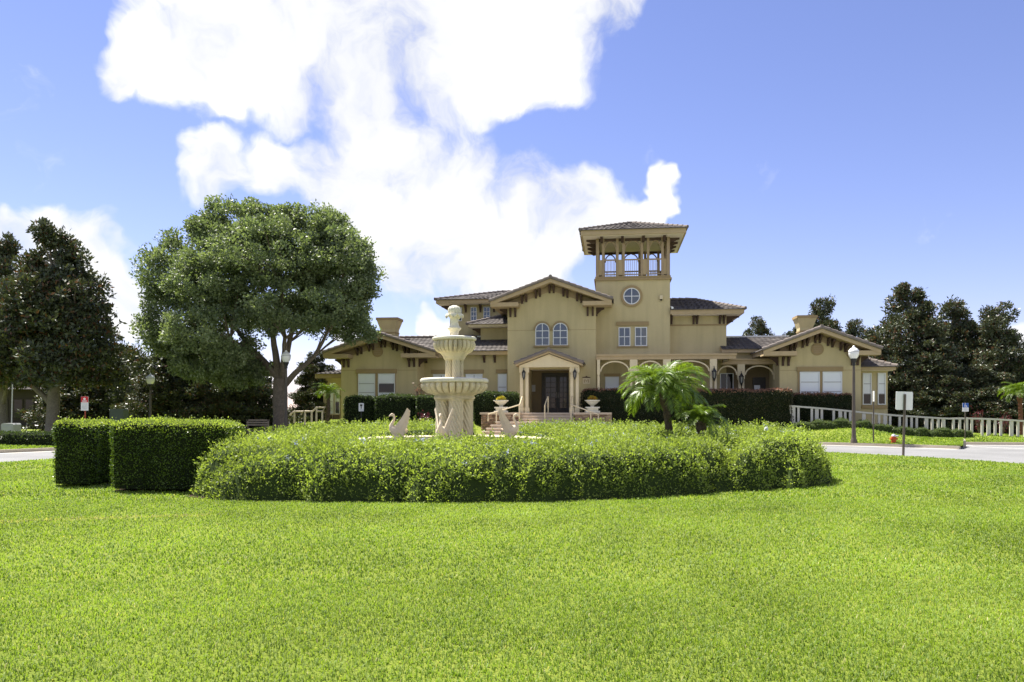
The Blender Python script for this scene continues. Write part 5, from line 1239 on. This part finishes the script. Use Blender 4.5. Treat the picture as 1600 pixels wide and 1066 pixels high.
# magnolia prototypes: 10 m tall, irregular cone of clumps
def mag_spec(kind, seed):
    g = np.random.default_rng(seed); lobes = []
    if kind == 'open':
        z0, rows = 2.9, 9; trunk = [((0, 0, 0), .36), ((.0, 0, .8), .28), ((.05, 0, 1.7), .27), ((.1, 0, 3.4), .2), ((.15, 0, 6.5), .12), ((.1, 0, 9.2), .04)]
        limbs = [((.02, 0, 1.5), (-1.2, .2, 2.6), .16, .10), ((-1.2, .2, 2.6), (-2.6, .3, 3.6), .10, .05), ((.05, 0, 2.1), (-.35, -.3, 4.2), .14, .07), ((.1, 0, 2.6), (1.6, .3, 4.4), .12, .05), ((.1, 0, 3.6), (-1.4, -.6, 5.6), .1, .04), ((.1, 0, 4.2), (1.3, -.8, 6.0), .1, .04)]
    else:
        z0, rows = .7, 11; trunk = [((0, 0, 0), .28), ((0, 0, 3), .2), ((.05, 0, 6.5), .11), ((0, 0, 9.2), .04)]; limbs = [((0, 0, 1.2), (1.6, .4, 2.4), .08, .03), ((0, 0, 1.6), (-1.6, .3, 2.8), .08, .03), ((0, 0, 2.6), (.4, -1.7, 3.6), .08, .03)]
    for i in range(rows):
        f = i / (rows - 1); z = z0 + (9.2 - z0) * f; rr = (2.6 * (1 - f ** (1.35 if kind == 'open' else 2.0)) + .7) * g.uniform(.75, 1.2); k = 5 if f < .6 else (4 if f < .85 else 2)
        for j in range(k):
            a = 2 * math.pi * j / k + g.uniform(-.6, .6) + i * .9; off = rr * g.uniform(.5, .85)
            lobes.append(((off * math.cos(a), off * math.sin(a), z + g.uniform(-.3, .3)), (rr * .48, rr * .48, .5 + .08 * rr), int(12 + 7 * rr)))
        lobes.append(((0, 0, z), (rr * .7, rr * .7, .7), int(8 + 5 * rr)))
    return dict(lobes=lobes, nl=42, cr=.36, L=.23, Wd=.10, twigs=50, inner=.35, rough=1.2, up=.35, zmin=.25, brown=.10, trunk=trunk, limbs=limbs, nodes=[(0, 0, z) for z in ((3.4, 5, 6.5, 8) if kind == 'open' else (1, 3, 5, 7, 8.5))])
GM = 'dark glossy magnolia trees'
protos = {}
def magnolia(kind, label, px, pytop, y, half_px, rz=0, squash=1.0):
    x = at(px, y); z0 = tz(x, y) - .15; h = (zat(pytop, y) - z0) / 9.9; w = half_px / F * y / 3.1
    if kind not in protos:
        t = make_tree('magnolia_tree', label, mag_spec(kind[:4] if kind.startswith('open') else kind, {'open': 91, 'denseA': 92, 'denseB': 93, 'denseC': 94}[kind]), {'open': 91, 'denseA': 92, 'denseB': 93, 'denseC': 94}[kind], 'magnolia', 'palebark', (x, y, z0), GM); protos[kind] = t
    else: t = copy_tree(protos[kind]); t['label'] = label
    t.location = (x, y, z0); t.rotation_euler = (0, 0, rz); t.scale = (w, w * squash, h); return t
magnolia('open', 'tall dark magnolia with a pale forked trunk behind the low hedge', 82, 352, 44.0, 105, .1)
magnolia('open', 'dark magnolia leaning in beside the taller forked one, over the utility cabinet', 5, 372, 49, 72, 2.5)
magnolia('denseA', 'dense magnolia with foliage to the ground in the shade left of the oak', 268, 528, 52, 62, .4)
magnolia('denseB', 'dense magnolia with foliage to the ground straight under the oak crown', 338, 515, 53, 62, 1.9)
magnolia('denseC', 'dense magnolia with foliage to the ground just left of the oak trunk', 384, 530, 54, 50, 3.1)
magnolia('denseB', 'dense magnolia between the oak trunk and the side porch', 494, 552, 53, 40, 4.2)
magnolia('denseA', 'dense magnolia in deep shade behind the red and white sign', 140, 545, 56, 70, 5.2)
magnolia('denseC', 'dense magnolia in deep shade behind the dark house', 30, 540, 68, 110, 2.2)
magnolia('denseB', 'dense magnolia in deep shade behind the green utility box', 205, 560, 60, 70, .7)
magnolia('denseA', 'slim magnolia top showing over the low link roof', 1185, 503, 64, 42, 1.0)
magnolia('denseC', 'magnolia top showing left of the right chimney', 1243, 512, 66, 40, 2.0)
magnolia('denseB', 'pointed magnolia top behind the right chimney', 1284, 470, 64, 48, 3.0)
magnolia('denseA', 'magnolia top showing over the right slope of the right gable', 1335, 506, 62, 44, 4.0)
magnolia('denseC', 'tallest dark magnolia beside the right bay windows', 1420, 447, 52, 76, .3)
magnolia('denseB', 'dark magnolia behind the ramp, next to the tallest one', 1492, 474, 53, 64, 1.3)
magnolia('denseA', 'dark magnolia behind the blue parking sign', 1556, 483, 51, 62, 2.6)
magnolia('denseB', 'shorter dark magnolia behind the reddish palm', 1612, 545, 55, 55, 5.0)
magnolia('denseC', 'low dark magnolia filling the gap behind the white railing', 1456, 560, 49.5, 60, 3.6)
magnolia('denseA', 'low dark magnolia behind the last bays of the white railing', 1536, 575, 49, 62, 4.4)
ol_y = 55.0; olive = dict(lobes=[((0, 0, 3.6), (1.6, 1.6, 1.6), 60), ((.9, 0, 2.4), (1.2, 1.2, 1.3), 40), ((-.9, .2, 2.5), (1.2, 1.2, 1.3), 40), ((.1, -.3, 4.9), (1.0, 1.0, 1.0), 36), ((-.6, .2, 4.3), (.9, .9, .9), 24), ((0, -.8, 1.6), (1.4, 1.0, 1.0), 36)],
    nl=60, cr=.42, L=.12, Wd=.05, twigs=40, inner=.4, zmin=.3, trunk=[((0, 0, 0), .16), ((0, 0, 2), .12), ((0, 0, 4.5), .04)], limbs=[((0, 0, 1.4), (.9, 0, 2.6), .07, .03), ((0, 0, 1.5), (-.8, 0, 2.8), .07, .03)], nodes=[(0, 0, 2), (0, 0, 3.5)])
t = make_tree('olive_green_tree', 'pale grey-green bushy tree between the tall magnolia and the oak', olive, 95, 'olive', 'palebark', (at(200, ol_y), ol_y, .1), None); t.scale = (1.05, 1.05, 1.07)
# red-leaved plant between the hedge blocks, and a slim flowering shrub
def wisp(name, label, px, y, h, w, mat, n, seed, cat='shrub'):
    x = at(px, y); t = thing(name, label, cat, (x, y, tz(x, y) - .05)); g = np.random.default_rng(seed); mb = MB(); P = []; D = []
    for k in range(7):
        a = g.uniform(0, 6.28); e = Vector((w * math.cos(a) * g.uniform(.3, 1), w * math.sin(a) * g.uniform(.3, 1), h * g.uniform(.7, 1))); limb(mb, (0, 0, 0), e, .03, .01, g, 5, .08, 5)
        q = g.uniform(.25, 1.05, n // 7); p = np.array(e)[None] * q[:, None] + g.normal(size=(len(q), 3)) * w * .28; P.append(p); D.append(unit(g.normal(size=p.shape)))
    obj('stems', mb, M['bark'], t); leaves_obj('foliage', np.concatenate(P), np.concatenate(D), .14, .05, M[mat], t, g=g, up=.5); return t
wisp('red_shrub', 'dark red-leaved shrub in the gap between two clipped hedge blocks', 664, 43.6, 1.5, .32, 'redleaf', 420, 5)
wisp('slim_shrub', 'slim pinkish flowering shrub rising above the hedge by the left link', 657, 46.3, 2.6, .3, 'lorotop', 260, 6)
wisp('copper_shrub', 'copper-red shrub showing under the magnolias behind the ramp', 1530, 45.4, 1.4, .4, 'redleaf', 200, 8)
wisp('copper_shrub', 'copper-red shrub beside the trunk of the reddish palm', 1566, 45.6, 1.3, .4, 'redleaf', 200, 9)

# ------------------------------------------------------------------ lamps
def lamp_post(label, x, y, z, h):
    t = thing('street_lamp', label, 'street lamp', (x, y, z), 0, 'acorn-globe street lamps')
    obj('pole', MB().lathe([(.15, -.1), (.15, .12), (.12, .18), (.10, .30), (.085, .9), (.06, h - 1.0), (.055, h - .92)], 16), M['pole'], t)
    obj('neck', MB().lathe([(.06, h - .93), (.085, h - .90), (.075, h - .82), (.12, h - .70), (.15, h - .64), (.155, h - .60)], 16), M['iron'], t)
    g = obj('globe', MB().lathe([(.13, h - .60), (.20, h - .50), (.235, h - .38), (.235, h - .28), (.22, h - .25)], 24), M['globe'], t)
    cap = obj('globe_cap', MB().lathe([(.245, h - .26), (.24, h - .22), (.16, h - .12), (.075, h - .07), (.06, h - .03), (.05, h), (.01, h + .03)], 24), M['globe'], t)
    obj('band', MB().lathe([(.243, h - .285), (.25, h - .27), (.243, h - .255)], 24), M['signgrey'], cap)
YL = 38.3; xx = at(1334, YL); zz = tz(xx, YL); lamp_post('dark post lamp with white acorn globe before the right gable', xx, YL, zz, zat(541, YL) - zz)
YL = 41.5; xx = at(447, YL); zz = tz(xx, YL); lamp_post('dark post lamp with white acorn globe against the oak trunk', xx, YL, zz, zat(548, YL) - zz)
YL = 46.0; xx = at(235, YL); zz = tz(xx, YL); lamp_post('dark post lamp with white acorn globe against the shaded magnolias', xx, YL, zz - .15, zat(584, YL) - zz + .15)

# ------------------------------------------------------------------ signs
def sign(name, label, px, y, w, h, pytop, face, mat_post='pole', post_top=None, back=False, edge=False, postw=.03):
    x = at(px, y); z0 = tz(x, y) if math.hypot(x - CX, y - CY) > RIN + 1 else 0.0; zt = zat(pytop, y)
    t = thing(name, label, 'sign', (x, y, z0)); hh = zt - z0
    obj('post', MB().tube([(0, .03, -.15), (0, .03, (hh + .03) if not back else hh - .09)], postw, 8), M[mat_post], t)
    return t, hh
# back of a white sign on the island lawn
Y0 = 28.6; t, hh = sign('road_sign', 'blank white back of a sign on a dark post at the lawn edge', 1412, Y0, .6, .66, 612, None, back=True, postw=.045)
t.rotation_euler = (0, R(1.6), 0)
obj('sign_panel', MB().prism([(-.30, hh - .62), (-.27, hh - .65), (.27, hh - .65), (.30, hh - .62), (.30, hh - .03), (.27, hh), (-.27, hh), (-.30, hh - .03)], .06, .075, 'y'), M['white'], t)
for c in list(t.children):
    if c.name.startswith('post'): c.location.y = -.0
# thin sign seen edge-on
Y0 = 38.0; t, hh = sign('road_sign', 'narrow white sign seen nearly edge-on between lamp and hydrant', 1365, Y0, 0, 0, 611, None)
obj('sign_panel', MB().box(-.012, .012, -.19, .19, hh - .5, hh), M['white'], t); t.rotation_euler = (0, 0, R(-14))
# accessible-parking sign
Y0 = 40.3; t, hh = sign('parking_sign', 'blue and white accessible parking sign on a dark post', 1508.5, Y0, .32, .42, 630, None)
p = obj('sign_panel', MB().box(-.155, .155, -.012, 0, hh - .42, hh), M['white'], t); obj('blue_field', MB().box(-.15, .15, -.02, -.012, hh - .22, hh - .006), M['blue'], p)
sy = MB(); cz = hh - .14
for k in range(12):
    a0, a1 = R(150) + R(250) * k / 12, R(150) + R(250) * (k + 1) / 12; q = lambda r, a: (-.01 + r * math.cos(a), cz + r * math.sin(a)); sy.prism([q(.045, a0), q(.06, a0), q(.06, a1), q(.045, a1)], -.026, -.02, 'y')
sy.prism([(-.03 + .022 * math.cos(k * .5236), hh - .045 + .022 * math.sin(k * .5236)) for k in range(12)], -.026, -.02, 'y'); sy.box(-.04, -.022, -.0262, -.02, cz, cz + .07).box(-.04, .04, -.0258, -.02, cz, cz + .018).prism([(.03, cz + .018), (.05, cz + .018), (.085, cz - .06), (.065, cz - .06)], -.0256, -.02, 'y')
obj('wheelchair_symbol', sy, M['white'], p)
for k in range(3): obj('text_line', MB().box(-.10, .10, -.018, -.012, hh - .28 - k * .045, hh - .265 - k * .045), M['signgrey'], p)
# red and white sign on a red post
Y0 = 36.0; t, hh = sign('warning_sign', 'red and white notice sign on a red post behind the box hedge', 132.5, Y0, .32, .6, 620, None, 'redpost')
p = obj('sign_panel', MB().box(-.165, .165, -.015, 0, hh - .62, hh), M['white'], t); obj('red_field', MB().box(-.16, .16, -.022, -.015, hh - .25, hh - .005), M['red'], p)
mk = MB().prism([(.055 * math.cos(k * .5236), hh - .10 + .05 * math.sin(k * .5236)) for k in range(12)], -.028, -.022, 'y'); mk.box(-.10, .10, -.0282, -.022, hh - .215, hh - .175); obj('white_marks', mk, M['white'], p)
for k in range(5): obj('text_line', MB().box(-.12, .12, -.021, -.015, hh - .33 - k * .055, hh - .312 - k * .055), M['signgrey'], p)
# small white sign in front of the dark hedge
Y0 = 44.2; t, hh = sign('notice_sign', 'small white sign with a dark symbol before the dark left hedge', 564.5, Y0, .28, .45, 630, None, 'iron')
p = obj('sign_panel', MB().box(-.14, .14, -.015, 0, hh - .45, hh), M['white'], t); obj('dark_symbol', MB().box(-.06, .06, -.022, -.015, hh - .17, hh - .07).box(-.02, .02, -.0222, -.015, hh - .30, hh - .171), M['iron'], p)
obj('text_line', MB().box(-.09, .09, -.021, -.015, hh - .39, hh - .365), M['signgrey'], p)

# ------------------------------------------------------------------ hydrant
Y0 = 37.6; hx = at(1396.5, Y0); hzz = tz(hx, Y0)
t = thing('fire_hydrant', 'small orange-red fire hydrant with silver cap on the far lawn', 'hydrant', (hx, Y0, hzz - .02)); t.scale = (1, 1, .78)
obj('barrel', MB().lathe([(.15, 0), (.15, .05), (.10, .06), (.10, .36), (.125, .37), (.125, .40), (.11, .42), (.09, .47), (.05, .51), (.02, .52)], 18), M['hydrant'], t)
obj('bonnet', MB().lathe([(.118, .40), (.115, .44), (.09, .50), (.05, .535), (.025, .54), (.025, .57), (.001, .575)], 18), M['silver'], t)
for s in (-1, 1): obj('nozzle', MB().tube([(0, 0, .27), (s * .17, 0, .27)], [.05, .055], 10), M['hydrant'], t)
obj('nozzle_cap', MB().tube([(.05, -.05, .42), (.19, -.05, .45)], [.05, .045], 10), M['silver'], t)

# ------------------------------------------------------------------ ramp railing on the right
def rail_path(px): 
    y = np.interp(px, [1232, 1345, 1480, 1640], [43.5, 43.2, 42.7, 41.6]); return at(px, y), float(y)
rt = thing('ramp_railing', 'long off-white railing with slats sloping down along the ramp', 'railing', (0, 44, 0))
tops = [(1232, 633), (1290, 637.5), (1345, 643), (1400, 648), (1480, 653), (1512, 652.5), (1548, 653.5), (1640, 659)]
def rz_top(px, y): return zat(float(np.interp(px, [a for a, b in tops], [b for a, b in tops])), y)
pth = [];
for px in np.linspace(1232, 1640, 30): x, y = rail_path(px); pth.append((x, y - 44, rz_top(px, y)))
mbr = MB()
def flat_bar(mb, path, h, d, dz):
    for a, b in zip(path[:-1], path[1:]):
        mb.add([(a[0], a[1]-d, a[2]+dz), (b[0], b[1]-d, b[2]+dz), (b[0], b[1]+d, b[2]+dz), (a[0], a[1]+d, a[2]+dz), (a[0], a[1]-d, a[2]+dz+h), (b[0], b[1]-d, b[2]+dz+h), (b[0], b[1]+d, b[2]+dz+h), (a[0], a[1]+d, a[2]+dz+h)],
               [(0,3,2,1),(4,5,6,7),(0,1,5,4),(1,2,6,5),(2,3,7,6),(3,0,4,7)])
flat_bar(mbr, pth, .09, .06, -.09); obj('top_rail', mbr, M['white_rail'], rt)
mbr = MB(); flat_bar(mbr, pth, .06, .03, -.98); obj('bottom_rail', mbr, M['white_rail'], rt)
x = pth[0][0]; k = 0; pat = [.30, .30, 1.05, .30, .30, .95, .42]
pxs = np.linspace(1234, 1638, 900); XS = np.array([rail_path(p)[0] for p in pxs])
while x < pth[-1][0]:
    px = float(np.interp(x, XS, pxs)); X_, Y_ = rail_path(px); z = rz_top(px, Y_); w = .095 if k % 3 == 1 else .06
    obj('slat', MB().box(X_ - w, X_ + w, Y_ - 44 - .03 - .002 * (k % 2), Y_ - 44 + .03, z - 1.08, z - .088), M['white_rail'], rt)
    x += [.26, .26, .70, .26, .26, .62, .34][k % 7] if px < 1330 else [.30, .26, .48, .30][k % 4]; k += 1
# ramp behind it
mbp = MB(); flat_bar(mbp, [(p[0], p[1] + .42, p[2]) for p in pth], .12, .38, -1.12); rp_ = obj('ramp', mbp, M['concrete']); rp_.location = (0, 44, 0); struct(rp_)
# railings by the side porch on the left
def side_rail(label, pts, posts, low=True):
    y = 44.6; t = thing('ramp_handrail', label, 'railing', (0, y, 0), 0, 'cream handrails by the side porch')
    P3 = [(at(px, y), 0, zat(py, y)) for px, py in pts]; obj('rail', MB().tube(P3, .05, 8), M['rail'], t)
    for (px, p0, p1) in posts: obj('post', MB().tube([(at(px, y), 0, zat(p1, y) - .15), (at(px, y), 0, zat(p0, y))], .055, 8), M['rail'], t)
    return t
side_rail('stepped cream handrail ending by the thin palm trunk', [(476, 643), (488.5, 643), (494.5, 636.8), (508, 637), (504, 642.5), (494, 642.7)], [(487, 643, 656), (494.5, 637, 656), (503.5, 642, 656)])
side_rail('lower cream handrail beside the lamp post at the oak', [(453, 649), (459.5, 643.3), (474, 643.2), (470, 648)], [(460, 643.5, 657), (476.5, 643, 660)])
# ------------------------------------------------------------------ bench, cabinets, house in the shade
YB = 41.0; bx = at(401, YB); t = thing('bench', 'weathered wooden bench in the shade left of the oak trunk', 'bench', (bx, YB, tz(bx, YB)))
zb0 = zat(655.5, YB) - tz(bx, YB); zb0 = max(zb0, .85)
for k in range(3): obj('back_slat', MB().box(-.58, .58, .16 + .02 * k, .19 + .02 * k, zb0 - .32 + k * .12, zb0 - .24 + k * .12), M['benchwood'], t)
for k in range(4): obj('seat_slat', MB().box(-.58, .58, -.28 + k * .11, -.19 + k * .11, .42, .45), M['benchwood'], t)
for s in (-1, 1):
    obj('leg', MB().box(s * .52 - .03, s * .52 + .03, -.28, -.22, -.05, .62), M['benchwood'], t); obj('leg', MB().box(s * .52 - .03, s * .52 + .03, .20, .26, -.05, zb0), M['benchwood'], t)
    obj('armrest', MB().box(s * .52 - .035, s * .52 + .035, -.30, .22, .62, .66), M['benchwood'], t)
def cabinet(label, px, y, w, pytop, mat):
    x = at(px, y); z0 = tz(x, y) - .05; t = thing('utility_cabinet', label, 'utility box', (x, y, z0)); h = zat(pytop, y) - z0
    b = MB().prism([(-w/2, 0), (w/2, 0), (w/2, h - .06), (w/2 - .05, h), (-w/2 + .05, h), (-w/2, h - .06)], -.3, .3, 'y'); obj('body', b, M[mat], t)
    obj('door', MB().box(-w/2 + .06, w/2 - .06, -.315, -.30, .12, h - .12), M[mat], t); obj('latch', MB().box(w/2 - .14, w/2 - .10, -.335, -.315, h * .5, h * .5 + .1), M['iron'], t); return t
cabinet('pale grey utility cabinet behind the low hedge under the leaning magnolia', 17.5, 37.0, .56, 661.5, 'box_grey')
cabinet('green utility cabinet in deep shade behind the box hedge', 186, 44.0, .75, 639, 'box_green')
YQ = 37.4; qx = at(17.5, YQ); t = thing('thin_pole', 'thin grey pole standing behind the pale utility cabinet', 'pole', (qx, YQ, tz(qx, YQ)))
obj('shaft', MB().tube([(0, 0, -.1), (.06, 0, 2.6)], .025, 6), M['signgrey'], t); obj('cap', MB().tube([(.06, 0, 2.58), (.06, 0, 2.66)], .035, 8), M['iron'], t)
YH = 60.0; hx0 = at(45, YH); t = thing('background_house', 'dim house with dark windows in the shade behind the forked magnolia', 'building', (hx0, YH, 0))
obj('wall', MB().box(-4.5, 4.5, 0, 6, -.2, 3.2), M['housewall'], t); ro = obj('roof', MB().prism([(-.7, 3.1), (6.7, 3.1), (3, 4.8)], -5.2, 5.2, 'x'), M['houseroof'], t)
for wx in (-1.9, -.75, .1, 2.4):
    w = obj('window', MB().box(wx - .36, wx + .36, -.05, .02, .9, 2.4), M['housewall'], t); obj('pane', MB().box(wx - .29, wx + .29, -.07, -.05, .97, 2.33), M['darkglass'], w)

# ------------------------------------------------------------------ grass blades on the lawns
def blades(P, h, w, g, lean=.5):
    n = len(P); az = g.uniform(0, 2*np.pi, n); d = np.stack([np.cos(az), np.sin(az), np.zeros(n)], 1); s = np.stack([-np.sin(az + g.normal(0, .5, n)), np.cos(az), np.zeros(n)], 1); s = unit(s)
    h = h * g.uniform(.55, 1.3, n); ln = lean * g.uniform(.3, 1.5, n); w = w * g.uniform(.7, 1.3, n)
    m = P + np.stack([d[:, 0]*h*ln*.4, d[:, 1]*h*ln*.4, h*.62], 1); tp = P + np.stack([d[:, 0]*h*ln, d[:, 1]*h*ln, h*np.clip(1.02 - ln*.28, .35, 1)], 1)
    V = np.empty((n, 5, 3)); V[:, 0] = P - s*w[:, None]*.5; V[:, 1] = P + s*w[:, None]*.5; V[:, 2] = m + s*w[:, None]*.42; V[:, 3] = m - s*w[:, None]*.42; V[:, 4] = tp
    b = (np.arange(n) * 5)[:, None]; lo = np.concatenate([b + np.array([0, 1, 2, 3]), b + np.array([3, 2, 4])], 1).ravel(); lt = np.tile([4, 3], n)
    return V.reshape(-1, 3), lo, lt
def grass():
    g = np.random.default_rng(99)
    def zone(y0, y1, dens, h, w, name, xm=.72, label=None):
        n = int(dens * xm * (y1*y1 - y0*y0)); y = np.sqrt(g.uniform(y0*y0, y1*y1, n)); x = g.uniform(-xm, xm, n) * y + g.uniform(-.3, .3, n)
        P = np.stack([x, y, np.zeros(n)], 1); sd = poly_sd(P[:, :2], BP); ok = (sd < -.02)
        r = np.hypot(x - CX, y - CY); ok &= np.where(y > CY, r < RIN - .02, np.abs(x - CX) < RIN - .02)
        ok &= ~((np.abs(x + 6.7) < 1.1) & (np.abs(y - 16.3) < .6)); P = P[ok]
        cl = vnoise(P * np.array([9, 9, 1]), 12); P[:, :2] += g.normal(size=(len(P), 2)) * .01
        V, lo, lt = blades(P, h * (1 + .25 * cl), w, g, .75)
        mow = np.tanh(4 * np.sin((P[:, 0] * .985 - P[:, 1] * .17 + .25 * vnoise(P * .5, 3)) * 2 * np.pi / 1.15)) * .07
        tint = np.clip(.42 + .20 * fbm(P * .55, 7) + .12 * cl + mow + g.normal(0, .13, len(P)), 0, .94); dry = g.random(len(P)) < .02; tint[dry] = .985
        strip_ = (np.abs(P[:, 1] - (11.55 + .28 * (P[:, 0] + 7.0))) < .14 + .1 * vnoise(P * 3, 4)) & (P[:, 0] < -4.6); tint[strip_ & (g.random(len(P)) < .5)] = .985
        o = np_obj(name, V, lo, M['grass'], None, np.repeat(tint, 5), lt=lt); o['kind'] = 'stuff'
        o['label'] = label; o['category'] = 'grass'
    zone(3.4, 7.5, 3400, .030, .0070, 'lawn_grass', .76, 'short bright green grass on the near part of the lawn')
    zone(7.5, 14.2, 1400, .034, .0105, 'lawn_grass', .72, 'short bright green grass on the lawn before the flower bed')
    zone(14.2, 21, 520, .042, .017, 'lawn_grass', .70, 'short bright green grass on the lawn to both sides of the flower bed')
    zone(21, 36, 190, .045, .027, 'lawn_grass', .70, 'short bright green grass along the inner edge of the circular drive')
    # far bank
    n = 60000; ph = g.uniform(R(20), R(165), n); d = np.abs(g.normal(0, 3.2, n)); rr_ = np.array([r_in(p) for p in ph]) + d + .03; x = OCX + rr_ * np.cos(ph); y = CY + rr_ * np.sin(ph)
    P = np.stack([x, y, terrain(x, y)], 1); vv = (x - OX) * s7 + (y - OY) * c7; uu = (x - OX) * c7 - (y - OY) * s7
    ok = ~((vv > -4.9) & (uu > -4.8) & (uu < 4.8)); ok &= y < 46; P = P[ok]
    nt = 2600; k0 = g.integers(0, len(pin), nt); ff = g.random((nt, 1)); T2 = np.array(pin)[k0] * (1 - ff) + np.array(pout)[k0] * ff + g.normal(size=(nt, 2)) * .03; P = np.concatenate([P, np.column_stack([T2, terrain(T2[:, 0], T2[:, 1])])])
    V, lo, lt = blades(P, np.full(len(P), .065), .04, g, .6)
    tint = np.clip(.42 + .2 * fbm(P * .5, 17) + g.normal(0, .15, len(P)), 0, .94)
    o = np_obj('bank_grass', V, lo, M['grass'], None, np.repeat(tint, 5), lt=lt); o['kind'] = 'stuff'; o['label'] = 'mown grass on the bank between drive and clubhouse'; o['category'] = 'grass'
grass()
